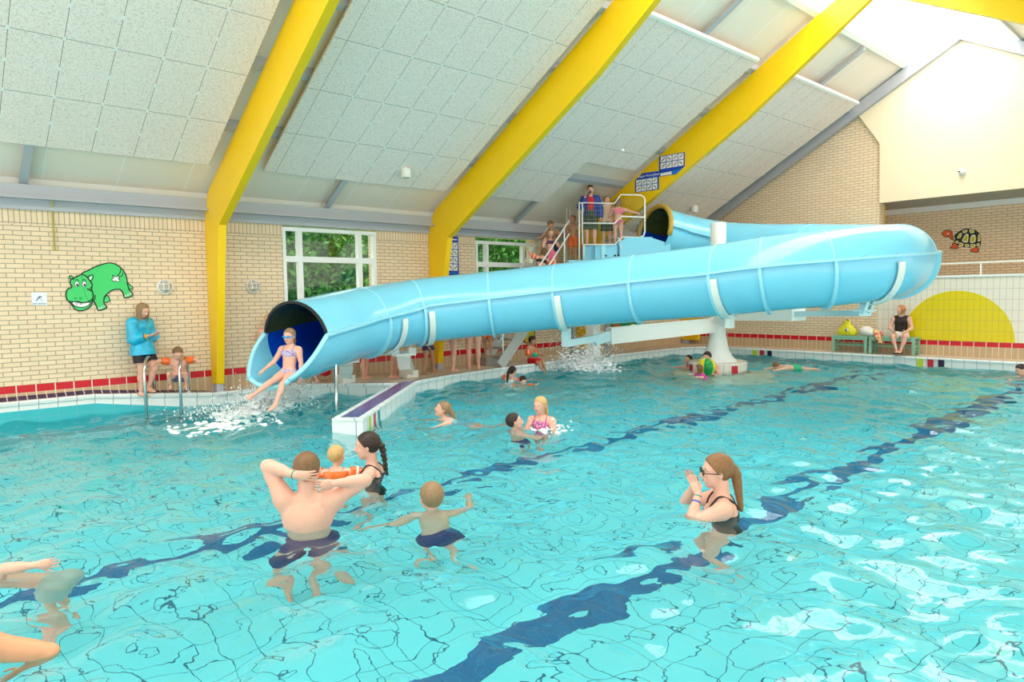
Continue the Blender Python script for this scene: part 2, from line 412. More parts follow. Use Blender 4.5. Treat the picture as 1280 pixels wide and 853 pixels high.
# pool bottom with two lane stripes
fl = MB(); fl.box(-5, 18.2, -5, 13, ZB-.1, ZB)
struct(fl, 'floor_pool', m_floor)
for y in (3.19, 6.2):
    l = MB(); l.box(-5, 16.9, y, y+.27, ZB, ZB+.004); l.box(16.9, 17.1, y-.35, y+.62, ZB, ZB+.004)
    tag(l.build('lane_stripe', m_lane), kind='structure')
# jetty : diagonal tiled pier
m_purple = brickmat('purple_jetty_tile', (.06, .055, .28), (.08, .06, .34), (.30, .28, .45), .08, .08, .004, offset=0, rough=.12, bump=.1)
A, B, B2, A2 = (6.70, 10.81), (4.19, 8.30), (4.49, 8.0), (7.02, 10.52)
def lerp(a, b_, t): return (a[0]+(b_[0]-a[0])*t, a[1]+(b_[1]-a[1])*t)
j = MB()
j.prism([A, B, B2, A2], .03, (0, 0, -.03), (1, 0, 0), (0, 1, 0), (0, 0, 1), 0)
e = .09/.42
i1, i2, i3, i4 = lerp(A, A2, e), lerp(B, B2, e), lerp(B, B2, 1-e), lerp(A, A2, 1-e)
dd = np.array([1, 1])/math.sqrt(2)*.09
i2 = (i2[0]+dd[0], i2[1]+dd[1]); i3 = (i3[0]+dd[0], i3[1]+dd[1]); i1 = (i1[0]+dd[0]*3, i1[1]+dd[1]*3); i4 = (i4[0]+dd[0]*5, i4[1]+dd[1]*5)
j.prism([i1, i2, i3, i4], .004, (0, 0, 0), (1, 0, 0), (0, 1, 0), (0, 0, 1), 1)
sh = lambda p, k_: (p[0]+k_[0], p[1]+k_[1])
j.prism([sh(A, (.02, -.01)), sh(B, (.01, .02)), sh(B2, (-.0, .02)), sh(A2, (-.02, 0))], 1.7, (0, 0, -1.73), (1, 0, 0), (0, 1, 0), (0, 0, 1), 2)
jo = struct(j, 'pool_jetty', [m_cop, m_purple, m_cop])
m_lime = mat('lime_tile', (.55, .62, .03), .3); m_redt = mat('red_marker_tile', (.6, .02, .03), .3); m_teal = mat('teal_tile', (.0, .22, .22), .3); m_blk = mat('black_tile', (.02, .01, .05), .3)
for t, mm, nm in ((.10, m_lime, 'lime'), (.17, m_redt, 'red'), (.235, m_teal, 'teal')):
    p0 = lerp(B2, A2, t); k = MB(); k.bar((p0[0]-.004, p0[1]+.02, -.6), (p0[0]-.004, p0[1]+.02, -.035), .09, .02, up=(1, -1, 0)); k.build('%s_stripe' % nm, mm, jo)
for base, nms in (((17.93, 5.55), 0), ((17.93, 9.75), 0)):
    for i, mm in enumerate((m_lime, m_redt, m_blk)):
        k = MB(); y = base[1]-i*.22; k.box(17.895, 17.925, y-.06, y+.06, -.30, -.03); k.build('depth_marker_tile', mm)['kind'] = 'structure'
# pool lamp / vents in the wall
# ---------------- water
def water_mat():
    m = bpy.data.materials.new('pool_water'); m.use_nodes = True; nt = m.node_tree; nt.nodes.clear()
    o = nt.nodes.new('ShaderNodeOutputMaterial'); g_ = nt.nodes.new('ShaderNodeBsdfGlass'); g_.inputs['IOR'].default_value = 1.33; g_.inputs['Roughness'].default_value = 0.0
    g_.inputs['Color'].default_value = (.88, .985, .99, 1)
    tc = nt.nodes.new('ShaderNodeTexCoord'); n1 = nt.nodes.new('ShaderNodeTexNoise'); n1.inputs['Scale'].default_value = 5.5; n1.inputs['Detail'].default_value = 2
    bp = nt.nodes.new('ShaderNodeBump'); bp.inputs['Strength'].default_value = .22; bp.inputs['Distance'].default_value = .03
    nt.links.new(tc.outputs['Object'], n1.inputs['Vector']); nt.links.new(n1.outputs['Fac'], bp.inputs['Height']); nt.links.new(bp.outputs[0], g_.inputs['Normal'])
    nt.links.new(g_.outputs[0], o.inputs[0]); return m
m_water = water_mat()
rng = np.random.default_rng(5)
nx, ny = 620, 480
X = np.linspace(-4.9, 18.0, nx)[:, None]; Y = np.linspace(-4.9, 12.45, ny)[None, :]
# finer spacing near the camera
Z = np.zeros((nx, ny))
for i in range(70):
    lam = .20*(1.4/.20)**rng.random(); a = rng.random()*2*PI; kx, ky = 2*PI/lam*math.cos(a), 2*PI/lam*math.sin(a)
    amp = .0026*(lam/.5)**1.0
    env = 1
    Z += amp*env*np.sin(kx*X+ky*Y+rng.random()*6.28)
# choppier where people splash
ch = np.exp(-(((X-4.3)/1.6)**2+((Y-10.2)/1.4)**2))
for i in range(30):
    lam = .15+.3*rng.random(); a = rng.random()*6.28; Z += ch*.006*np.sin(2*PI/lam*(math.cos(a)*X+math.sin(a)*Y)+rng.random()*6.28)
V = np.stack([np.broadcast_to(X, (nx, ny)), np.broadcast_to(Y, (nx, ny)), Z+ZW], -1).reshape(-1, 3)
idx = np.arange(nx*ny).reshape(nx, ny); Q = np.stack([idx[:-1, :-1], idx[1:, :-1], idx[1:, 1:], idx[:-1, 1:]], -1).reshape(-1, 4)
me = bpy.data.meshes.new('pool_water'); me.vertices.add(len(V)); me.vertices.foreach_set('co', V.ravel())
me.loops.add(Q.size); me.loops.foreach_set('vertex_index', Q.ravel().astype(np.int32)); me.polygons.add(len(Q)); me.polygons.foreach_set('loop_start', np.arange(0, Q.size, 4, dtype=np.int32))
me.polygons.foreach_set('use_smooth', np.ones(len(Q), bool)); me.update(calc_edges=True); me.materials.append(m_water)
wo = bpy.data.objects.new('pool_water', me); COL.objects.link(wo); tag(wo, 'rippled turquoise water filling the swimming pool', 'water', kind='structure')
# ================================================================= WATER SLIDE
E1 = np.array([.745, -.667, 0.]); E2v = np.array([.667, .745, 0.])
def PL(e, d, z): return E1*e+E2v*d+np.array([0, 0, z])
def proj(P):
    q = np.array(P, float)-np.array([0, 0, CAM_Z]); z = q@CF
    return 640+F_PX*(q@CR)/z, 426.5-F_PX*(q@CU)/z, z
m_sb = mat('slide_light_blue', (.22, .66, .88), .18, spec=.5, coat=.3)
m_sb2 = mat('slide_flange_blue', (.36, .77, .92), .25)
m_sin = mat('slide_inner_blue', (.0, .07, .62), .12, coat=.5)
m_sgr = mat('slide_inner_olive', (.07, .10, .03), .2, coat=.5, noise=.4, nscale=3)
m_stan = mat('slide_mouth_tan', (.55, .36, .05), .4)
m_wst = mat('white_steel_paint', (.88, .87, .82), .35)
m_pst = mat('pale_blue_steel', (.62, .82, .85), .35)
m_gal = mat('galvanised_steel', (.42, .40, .37), .35, metal=.6)
SR = .62
ctrl = [(13.68, 10.08, 3.08), (14.39, 9.84, 2.92), (15.2, 9.32, 2.74), (15.42, 8.3, 2.60), (15.15, 7.15, 2.48), (14.78, 6.12, 2.36), (14.25, 5.25, 2.25), (13.2, 4.50, 2.13), (11.95, 4.40, 2.04), (11.18, 4.92, 1.96), (10.80, 5.68, 1.89), (10.60, 6.5, 1.80), (10.45, 7.1, 1.76), (10.12, 8.0, 1.69), (9.45, 9.2, 1.57), (8.6, 10.2, 1.45), (7.78, 10.8, 1.36), (7.05, 11.05, 1.27), (5.92, 10.83, 1.13), (5.2, 10.50, 1.03), (4.60, 10.22, .94)]
path = spline(ctrl, 8)
def frames(P):
    out = []
    for i in range(len(P)):
        a = P[max(0, i-1)]; b_ = P[min(len(P)-1, i+1)]; T = (b_-a)/np.linalg.norm(b_-a)
        N = np.cross(T, [0, 0, 1.]); N /= np.linalg.norm(N); U = np.cross(N, T); out.append((P[i], T, N, U))
    return out
FR = frames(path)
def ring(fr, th, r): return fr[0]+fr[2]*(math.cos(th)*r)+fr[3]*(math.sin(th)*r)
def shell(mb, frs, a0, a1, r0, r1, n, mo, mi_, span=None):
    """open shell between angles with outer r1 / inner r0; span(i)->(a0,a1) overrides"""
    for (r, m, flip) in ((r1, mo, 0), (r0, mi_, 1)):
        V = []; Fc = []
        for i, f in enumerate(frs):
            s0, s1 = span(i) if span else (a0, a1)
            for k in range(n+1): V.append(ring(f, s0+(s1-s0)*k/n, r))
        for i in range(len(frs)-1):
            for k in range(n):
                q = (i*(n+1)+k, (i+1)*(n+1)+k, (i+1)*(n+1)+k+1, i*(n+1)+k+1); Fc.append(q if not flip else q[::-1])
        mb.add(V, Fc, m, True)
    # close the four edges
    for i in (0, len(frs)-1):
        s0, s1 = span(i) if span else (a0, a1); V = []
        for k in range(n+1): V += [ring(frs[i], s0+(s1-s0)*k/n, r0), ring(frs[i], s0+(s1-s0)*k/n, r1)]
        mb.add(V, [(2*k, 2*k+1, 2*k+3, 2*k+2) for k in range(n)], mo)
    for side in (0, 1):
        V = []
        for i, f in enumerate(frs):
            s = (span(i) if span else (a0, a1))[side]; V += [ring(f, s, r0), ring(f, s, r1)]
        mb.add(V, [(2*k, 2*k+1, 2*k+3, 2*k+2) for k in range(len(frs)-1)], mo)
slide = thing('water_slide', 'long enclosed light blue water slide curving over the pool', 'water slide', (14.16, 8.64, ZB))
R10 = math.radians(10)
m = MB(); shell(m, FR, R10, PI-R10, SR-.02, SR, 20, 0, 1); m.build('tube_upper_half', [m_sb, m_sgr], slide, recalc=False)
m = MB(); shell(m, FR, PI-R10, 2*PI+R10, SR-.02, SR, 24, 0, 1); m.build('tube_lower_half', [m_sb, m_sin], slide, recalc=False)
for sgn in (0, 1):
    m = MB(); th = R10 if sgn == 0 else PI-R10; V = []; Fc = []
    for f in FR:
        p = ring(f, th, SR-.015); out_ = f[2]*(1 if sgn == 0 else -1)
        for (a, b_) in ((0, -.022), (.085, -.022), (.085, .022), (0, .022)): V.append(p+out_*a+f[3]*b_)
    for i in range(len(FR)-1):
        for k in range(4): Fc.append((i*4+k, i*4+(k+1) % 4, i*4+4+(k+1) % 4, i*4+4+k))
    Fc += [(0, 1, 2, 3), tuple(len(V)-4+k for k in (3, 2, 1, 0))]
    m.add(V, Fc, 0); m.build('side_flange', m_sb2, slide)
# bolts along the visible flange are tiny heads
m = MB()
for i in range(0, len(FR), 3):
    f = FR[i]; p = ring(f, PI-R10, SR+.03) if False else ring(f, R10, SR+.03)
    for s_ in (R10, PI-R10):
        p = ring(f, s_, SR+.035); m.ell(p+f[3]*.022, (.012, .012, .008), 6, 4)
m.build('flange_bolt', m_gal, slide)['kind'] = 'stuff'
def near_px(x, lo, hi, front=True):
    best = None
    for i, f in enumerate(FR):
        q = proj(f[0])
        if lo <= i <= hi and (best is None or abs(q[0]-x) < best[0]): best = (abs(q[0]-x), i)
    return best[1]
def ringband(mb, f, a0, a1, r0, r1, w_, mi=0, n=22):
    V = []; Fc = []
    for k in range(n+1):
        th = a0+(a1-a0)*k/n
        for (r, t) in ((r0, -w_/2), (r1, -w_/2), (r1, w_/2), (r0, w_/2)): V.append(ring(f, th, r)+f[1]*t)
    for k in range(n):
        for j_ in range(4): Fc.append((k*4+j_, k*4+(j_+1) % 4, k*4+4+(j_+1) % 4, k*4+4+j_))
    Fc += [(0, 1, 2, 3), tuple(len(V)-4+k for k in (3, 2, 1, 0))]
    mb.add(V, Fc, mi, False)
NF = len(FR)
joints = [near_px(x, 80, NF-1) for x in (455, 520, 613, 700, 793, 905, 1046)]+[58, 16, 34, 46, 72]
for i in joints:
    m = MB(); ringband(m, FR[i], PI-R10+.02, 2*PI+R10-.02, SR-.005, SR+.055, .05); m.build('joint_flange', m_sb2, slide)
    m = MB(); ringband(m, FR[i], R10, PI-R10, SR-.004, SR+.006, .03); m.build('joint_seam', m_sb2, slide)
clamps = {}
for x, off_ in ((468, 2), (527, 1), (703, 1), (905, 0), (1100, 0)):
    i = near_px(x, 66 if x > 1050 else 80, NF-1 if x < 1050 else 80); f = FR[i]; f = (f[0]-f[1]*.08, f[1], f[2], f[3])
    m = MB(); ringband(m, f, PI+.0, 2*PI, SR+.03, SR+.06, .11); m.build('support_cradle', m_wst, slide); clamps[x] = f
# exit trough
ex = FR[-1]; T = ex[1]
tp = [ex[0]+np.array([T[0]*s, T[1]*s, T[2]*s*.5]) for s in np.linspace(-.02, .66, 12)]
fr2 = frames(tp)
def span(i):
    t = i/11; h = math.radians(100-62*t**1.25); return (1.5*PI-h, 1.5*PI+h)
m = MB(); shell(m, fr2, 0, 0, SR-.03, SR, 20, 0, 0, span); m.build('exit_trough', m_sb, slide, recalc=False)
m = MB()
for side in (0, 1):
    pts = [ring(f, span(i)[side], SR-.0) for i, f in enumerate(fr2)]; m.tube(pts, .038, 8)
pts = [ring(fr2[-1], span(11)[0]+(span(11)[1]-span(11)[0])*k/12, SR-.0) for k in range(13)]; m.tube(pts, .038, 8)
m.build('exit_rim', m_sb2, slide)
m = MB(); ringband(m, FR[-1], R10, PI-R10, SR-.03, SR+.012, .03, n=28); m.build('exit_edge', m_black, slide)
# entrance mouth rim
m = MB(); f0 = FR[0]; pts = [ring(f0, a, SR+.015) for a in np.linspace(-.2, PI+.2, 24)]
m.tube(pts, .06, 8); m.build('mouth_rim', m_stan, slide)
# stainless leg at the exit
tp_ = None
m = MB(); m.tube([(5.17, 10.06, -1.38), (5.17, 10.06, .94)], .028, 10); m.build('steel_leg', m_steel, slide)
# centre column, island, arms
cx, cy = 14.16, 8.64
m = MB(); m.lathe([(0, ZB), (.44, ZB), (.44, -.01), (.43, .03), (.34, .10), (.25, .28), (.195, .55), (.178, .75), (.178, 3.18), (.165, 3.2), (0, 3.2)], (cx, cy, 0), 32); m.build('support_column', m_wst, slide)
def arm(p0, pm, p1, h0, h1, w0=.16):
    m = MB(); m.bar(p0, pm, w0, h0); m.build('support_arm', m_wst, slide)
    m = MB(); m.bar(pm, p1, w0*.7, h1); m.build('arm_extension', m_pst, slide)
f = clamps[703]; bt = f[0]-f[3]*(SR+.06)
aP0 = np.array([cx-.1, cy+.02, .84]); aP1 = np.array([bt[0]+.0, bt[1], .72]); aM = aP0*.25+aP1*.75
arm(aP0, aM, aP1-np.array([0, 0, .06]), .33, .13)
m = MB(); m.bar(aM+np.array([0, 0, .0]), aM+(aP1-aM)*.35-np.array([0, 0, .06]), .1, .2); m.build('arm_bracket', m_pst, slide); m = MB(); m.bar((bt[0], bt[1], .60), bt+np.array([0, 0, .05]), .12, .14); m.build('hanger_plate', m_pst, slide)
f = clamps[1100]; bt = f[0]-f[3]*(SR+.05)
bP0 = np.array([cx, cy-.1, 1.08]); bP1 = np.array([bt[0]+.05, bt[1]+.1, 1.22]); bM = bP0*.38+bP1*.62
arm(bP0, bM, bP1, .26, .10, .3)
m = MB(); m.box(bP1[0]-.2, bP1[0]+.15, bP1[1]-.12, bP1[1]+.12, bP1[2]+.03, bP1[2]+.06); m.build('arm_plate', m_pst, slide)
for o_ in (.1, -.15): m = MB(); m.bar(bP1+np.array([o_, 0, 0]), bt+np.array([o_, 0, .1]), .06, .12); m.build('hanger_plate', m_pst, slide)
f = clamps[905]; bt = f[0]-f[3]*(SR+.02)
cP = np.array([cx-.05, cy, .98])
m = MB(); m.bar(cP, (bt[0], bt[1], bt[2]-.12), .12, .16); m.bar((bt[0], bt[1], bt[2]-.2), bt+np.array([0, 0, .04]), .1, .14); m.build('support_arm', m_wst, slide)
# white pedestals on the deck under the slide
for x, base in ((468, (6.22, 11.72)), (527, (7.5, 11.5))):
    f = clamps[x]; bt = f[0]-f[3]*(SR+.07)
    dx = 0
    top = np.array([bt[0], bt[1], bt[2]-.06]) if x == 527 else np.array([6.05, 11.35, .42])
    if x == 527: top = np.array([7.1, 11.05, .5])
    b0 = np.array([base[0], base[1], 0.0])
    mid = np.array([top[0]*.7+b0[0]*.3, top[1]*.7+b0[1]*.3, .27])
    m = MB(); m.bar(b0, b0+np.array([0, 0, .14]), .3, .26); m.bar(b0+np.array([0, 0, .1]), mid+np.array([0, 0, .02]), .22, .2); m.bar(mid, top, .24, .2)
    m.box(top[0]-.22, top[0]+.22, top[1]-.10, top[1]+.10, top[2]-.02, top[2]+.03)
    m.bar(top+np.array([-.18, 0, 0]), top+np.array([-.2, 0, .13]), .05, .16); m.bar(top+np.array([.18, 0, 0]), top+np.array([.2, 0, .13]), .05, .16)
    m.build('pedestal', m_wst, slide)
# start basin
m = MB()
def plbox(mb, e0, e1, d0, d1, z0, z1, mi=0, bev=None):
    V = [PL(e, d_, z) for z in (z0, z1) for d_ in (d0, d1) for e in (e0, e1)]
    mb.add(V, [(0, 2, 3, 1), (4, 5, 7, 6), (0, 1, 5, 4), (2, 6, 7, 3), (0, 4, 6, 2), (1, 3, 7, 5)], mi)
def plprism(mb, poly, d0, d1, mi=0): mb.prism(poly, d1-d0, PL(0, d0, 0), tuple(E1), (0, 0, 1), tuple(E2v), mi)
plprism(m, [(2.55, 2.0), (3.32, 2.0), (3.32, 2.92), (2.70, 2.92), (2.52, 2.78), (2.55, 2.7)], 16.15, 16.25); plprism(m, [(2.55, 2.0), (3.32, 2.0), (3.32, 2.92), (2.70, 2.92), (2.52, 2.78), (2.55, 2.7)], 17.25, 17.35)
plbox(m, 2.5, 3.4, 16.2, 17.3, 2.0, 2.5); m.build('start_basin', m_sb, slide)
m = MB(); plbox(m, 2.6, 3.35, 16.25, 17.25, 2.5, 2.55); m.build('basin_floor', m_sin, slide)
for a in (3.05,):
    m = MB(); plprism(m, [(3.32, 2.0), (3.75, 2.35), (3.75, 2.75), (3.32, 2.9)], 16.16, 16.24); m.build('basin_cheek', m_sb, slide)
# round tiled island at the foot of the column
m_isl = brickmat('island_tile', (.86, .80, .70), (.84, .78, .68), (.5, .45, .4), .13, .2, .005, offset=0, rough=.35)
isl = MB(); isl.lathe([(.45, ZB), (.66, ZB), (.66, -.03), (.64, .0), (.45, .0)], (cx, cy, 0), 40, smooth=False)
io = isl.build('tiled_island', m_isl); tag(io, 'round white tiled island at the foot of the white column', 'island')
for a in (-2.0, 2.6):
    m = MB(); c_, s_ = math.cos(a), math.sin(a); M_ = Matrix.Rotation(a, 4, 'Z'); M_ = Matrix.Translation((cx, cy, 0)) @ M_
    m.box(.655, .668, -.08, .08, -.30, -.06, 0, M_); m.build('red_marker_tile', m_redt, io)
m = MB(); m.lathe([(.6, -.50), (1.1, -.55), (1.15, -.62), (1.1, ZB), (.6, ZB)], (cx-.1, cy-.25, 0), 40, smooth=False)  # added submerged ring, its pale colour stands for reflections on the water
m_ring = mat('reflection_ring_tint', (.90, .84, .66), .4, noise=.25, nscale=4)
m.build('reflection_ring', m_ring, io)

# ================================================================= PLATFORM AND STAIRS
pf = thing('slide_platform', 'raised slide platform with white railings and steel stair', 'platform', tuple(PL(1.6, 16.7, 0)))
m = MB(); plbox(m, 1.35, 2.05, 16.2, 17.2, 2.33, 2.41); m.build('stair_landing', m_sb2, pf)
m = MB(); plbox(m, 1.98, 2.50, 16.2, 17.35, 2.05, 2.77); plbox(m, 1.74, 1.98, 16.45, 17.35, 2.41, 2.77); m.build('platform_deck', m_sb, pf)
m = MB(); plbox(m, 2.12, 2.22, 16.15, 16.2, 2.3, 2.74); m.build('deck_cheek', m_sb2, pf)
for px_ in (757.5, 769, 773.5):
    e = (px_-640)/853*16.15; m = MB(); c0 = PL(e, 16.13, 2.5); m.tube([c0, PL(e, 16.21, 2.5)], .022, 12); m.build('bolt', m_black, pf)
legs = [PL(1.45, 16.3, 0), PL(2.4, 17.2, 0), PL(1.45, 17.1, 0)]
for L_, mm in zip(legs, (m_gal, m_gal, m_gal)):
    m = MB(); m.bar(L_, L_+np.array([0, 0, 2.34]), .1, .1); m.build('leg', mm, pf)
cc = np.array([13.1, 11.55, 0]); m = MB(); m.bar(cc, cc+np.array([0, 0, 2.2]), .26, .26); m.build('leg', m_wst, pf)
def AT(x, y, d_): return np.array([0, 0, CAM_Z])+(CF+(x-640)/F_PX*CR-(y-426.5)/F_PX*CU)*d_
m_rail = mat('white_tube_rail', (.85, .84, .80), .25, spec=.6)
D0 = 16.05
loop = [(728, 306), (728, 253.5), (768, 254.5), (776, 243.5), (800, 244), (804.5, 246), (806, 250), (806, 290), (804.5, 295), (800, 297), (778, 296.5), (768, 306), (728, 306)]
def rail(pts, name='rail', r=.019, d_=D0):
    m = MB(); m.tube([AT(p[0], p[1], p[2] if len(p) > 2 else d_) for p in pts], r, 8); return m.build(name, m_rail, pf)
rail(loop); rail([(728, 279), (768, 279.5), (777, 270.5), (806, 272)]); rail([(724, 325), (724, 252)]); rail([(729.5, 325), (729.5, 306)], 'post'); rail([(724.5, 254), (728, 254)])
rail([(773, 297), (777, 304), (776, 312)], 'post')
# fine net in the railing
m = MB(); m_net = mat('net_wire', (.45, .42, .30), .5)
for i in range(14):
    x = 730+i*3; m.tube([AT(x, 255.5, D0), AT(x, 305, D0)], .0022, 4, caps=False)
for i in range(10):
    x = 771.5+i*3.4; m.tube([AT(x, 248 if x > 775 else 253, D0), AT(x, 295 if x > 777 else 302, D0)], .0022, 4, caps=False)
for k in range(9):
    m.tube([AT(729, 258+k*5.4, D0), AT(770, 258+k*5.4, D0)], .0018, 4, caps=False)
    m.tube([AT(775, 250+k*5.1, D0), AT(805, 250+k*5.1, D0)], .0018, 4, caps=False)
m.build('safety_net', m_net, pf)['kind'] = 'stuff'
# rear railing
rail([(708.5, 330, 17.1), (708.5, 248, 17.1), (723, 249, 17.1), (723, 262, 17.1)]); rail([(712, 330, 17.1), (712, 252, 17.1), (722, 253, 17.1)])
# stair
s0 = np.array([-.25, 15.2]); s1 = np.array([1.38, 16.2]); sdir = (s1-s0)/np.linalg.norm(s1-s0); sper = np.array([-sdir[1], sdir[0]])
def ST(t, w_, z): q = s0+(s1-s0)*t+sper*w_; return PL(q[0], q[1], z)
ZL = 2.41
for w_ in (0, .78):
    m = MB(); a, b_ = ST(-.02, w_, .0), ST(1, w_, ZL-.02)
    m.bar(a+np.array([0, 0, .04]), b_-np.array([0, 0, .06]), .04, .24); m.build('stringer', m_gal, pf)
for i in range(11):
    t = (i+.6)/11.5; z = ZL*(i+1)/12; m = MB()
    q = [ST(t-.05, .02, z-.03), ST(t+.06, .02, z-.03), ST(t+.06, .76, z-.03), ST(t-.05, .76, z-.03)]
    V = q+[p+np.array([0, 0, .03]) for p in q]; m.add(V, [(3, 2, 1, 0), (4, 5, 6, 7), (0, 1, 5, 4), (1, 2, 6, 5), (2, 3, 7, 6), (3, 0, 4, 7)]); m.build('tread', m_gal, pf)
for w_ in (0, .78):
    for h in (.62, .93):
        m = MB(); m.tube([ST(-.05, w_, h-.1), ST(1, w_, ZL+h)], .019, 8); m.build('handrail', m_rail, pf)
    for t in (.02, .45, .92):
        m = MB(); m.tube([ST(t, w_, ZL*t-.02), ST(t, w_, ZL*t+.93-.05*(1-t))], .018, 8); m.build('post', m_rail, pf)
# low step box beside the stair
m = MB(); q = PL(-.55, 15.75, 0); m.box(q[0]-.25, q[0]+.2, q[1]-.2, q[1]+.2, 0, .2); m.build('step_box', m_gal, pf)
# ================================================================= PEOPLE LIBRARY (implicit surface bodies)
def surf_nets(D, org, h):
    Sg = D < 0; nx, ny, nz = D.shape
    cnt = np.zeros((nx-1, ny-1, nz-1)); P = np.zeros((nx-1, ny-1, nz-1, 3))
    for ax in range(3):
        a = [slice(None)]*3; b = [slice(None)]*3; a[ax] = slice(0, -1); b[ax] = slice(1, None); a, b = tuple(a), tuple(b)
        da, db = D[a], D[b]; cr = (Sg[a] != Sg[b]); t = np.where(cr, da/np.where(cr, da-db, 1), 0)
        ii = np.argwhere(cr); tt = t[cr]; pos = ii.astype(float); pos[:, ax] += tt
        o = [k for k in range(3) if k != ax]
        for d0 in (0, -1):
            for d1 in (0, -1):
                c = ii.copy(); c[:, o[0]] += d0; c[:, o[1]] += d1
                ok = (c >= 0).all(1) & (c[:, 0] < nx-1) & (c[:, 1] < ny-1) & (c[:, 2] < nz-1)
                cc = c[ok]; np.add.at(cnt, (cc[:, 0], cc[:, 1], cc[:, 2]), 1); np.add.at(P, (cc[:, 0], cc[:, 1], cc[:, 2]), pos[ok])
    act = cnt > 0; idx = -np.ones(cnt.shape, int); n = act.sum(); idx[act] = np.arange(n)
    V = P[act]/cnt[act][:, None]*h+org; Fs = []
    for ax in range(3):
        a = [slice(None)]*3; b = [slice(None)]*3; a[ax] = slice(0, -1); b[ax] = slice(1, None)
        cr = Sg[tuple(a)] != Sg[tuple(b)]; ii = np.argwhere(cr); inside = Sg[tuple(a)][cr]
        o = [(ax+1) % 3, (ax+2) % 3]
        ok = (ii[:, o[0]] > 0) & (ii[:, o[1]] > 0) & (ii[:, o[0]] < D.shape[o[0]]-1) & (ii[:, o[1]] < D.shape[o[1]]-1)
        ii = ii[ok]; inside = inside[ok]
        def cell(d0, d1):
            c = ii.copy(); c[:, o[0]] += d0; c[:, o[1]] += d1; return idx[c[:, 0], c[:, 1], c[:, 2]]
        q = np.stack([cell(-1, -1), cell(0, -1), cell(0, 0), cell(-1, 0)], 1)
        q[~inside] = q[~inside][:, ::-1]; Fs.append(q)
    F_ = np.concatenate(Fs); F_ = F_[(F_ >= 0).all(1)]
    return V, F_
def nrm(v): v = np.array(v, float); return v/(np.linalg.norm(v) or 1)
class Prim:
    __slots__ = ('t', 'a', 'b', 'ra', 'rb', 'M', 'tag', 'k')
    def __init__(s, t, a, b, ra, rb, tag='', k=.02, M=None): s.t, s.a, s.b, s.ra, s.rb, s.tag, s.k, s.M = t, np.array(a, float), np.array(b, float), ra, rb, tag, k, M
    def box(s, e=0):
        if s.t in 'ck': r = max(s.ra, s.rb)+e; return np.minimum(s.a, s.b)-r, np.maximum(s.a, s.b)+r
        r = max(s.b)+e; return s.a-r, s.a+r
    def dist(s, P, e=0):
        if s.t in 'ck':
            ba = s.b-s.a; L = ba@ba or 1e-9; q = P-s.a; t = np.clip((q@ba)/L, 0, 1)
            d = q-t[..., None]*ba; d = np.sqrt((d*d).sum(-1))-(s.ra+(s.rb-s.ra)*t)-e
            return d if s.t == 'c' else np.maximum(d, (P-s.b)@(ba/math.sqrt(L)))
        q = (P-s.a)@s.M; r = s.b+e; k0 = np.sqrt(((q/r)**2).sum(-1)); k1 = np.sqrt(((q/r**2)**2).sum(-1)); return k0*(k0-1)/np.maximum(k1, 1e-6)
def cap(a, b, ra, rb=None, tag='', k=.02): return Prim('c', a, b, ra, ra if rb is None else rb, tag, k)
def ell(c, r, ax=None, tag='', k=.02): return Prim('e', c, r, 0, 0, tag, k, np.eye(3) if ax is None else np.array(ax).T)
def field_mesh(prims, h, e=0, clips=(), cuts=(), pad=.03):
    lo = np.min([p.box(e)[0] for p in prims], 0)-pad; hi = np.max([p.box(e)[1] for p in prims], 0)+pad
    for (pt, n) in clips: pass
    n = np.ceil((hi-lo)/h).astype(int)+1; D = np.full(n, .2)
    for p in prims:
        m = p.k+h*2; a, b = p.box(e+m); i0 = np.maximum(0, np.floor((a-lo)/h).astype(int)); i1 = np.minimum(n, np.ceil((b-lo)/h).astype(int)+1)
        if (i1 <= i0).any(): continue
        g = np.stack(np.meshgrid(*[lo[k]+h*np.arange(i0[k], i1[k]) for k in range(3)], indexing='ij'), -1)
        d = p.dist(g, e); sl_ = tuple(slice(i0[k], i1[k]) for k in range(3)); o = D[sl_]
        hh = np.clip(.5+.5*(o-d)/p.k, 0, 1); D[sl_] = o*(1-hh)+d*hh-p.k*hh*(1-hh)
    if clips or cuts:
        g = np.stack(np.meshgrid(*[lo[k]+h*np.arange(n[k]) for k in range(3)], indexing='ij'), -1)
        for (pt, nn) in clips: D = np.maximum(D, (g-np.array(pt))@nrm(nn))
        for c in cuts: D = np.maximum(D, -c.dist(g))
    return surf_nets(D, lo, h)
def mesh_obj(name, V, Fc, m, parent, smooth=True, origin=None):
    V = np.asarray(V, float); Fc = np.asarray(Fc, np.int32)
    if len(V) == 0: return None
    if origin is None: origin = ((V[:, 0].min()+V[:, 0].max())/2, (V[:, 1].min()+V[:, 1].max())/2, V[:, 2].min())
    if parent is not None: origin = tuple(parent['_o'])
    me = bpy.data.meshes.new(name); me.vertices.add(len(V)); me.vertices.foreach_set('co', (V-np.array(origin)).astype(np.float32).ravel())
    me.loops.add(Fc.size); me.loops.foreach_set('vertex_index', Fc.ravel()); me.polygons.add(len(Fc)); me.polygons.foreach_set('loop_start', np.arange(0, Fc.size, Fc.shape[1], dtype=np.int32))
    me.polygons.foreach_set('use_smooth', np.full(len(Fc), smooth)); me.update(calc_edges=True); me.validate(); me.materials.append(m)
    o = bpy.data.objects.new(name, me); COL.objects.link(o)
    if parent is not None: o.parent = parent
    else: o.location = origin
    o['_o'] = [float(x) for x in origin]
    return o
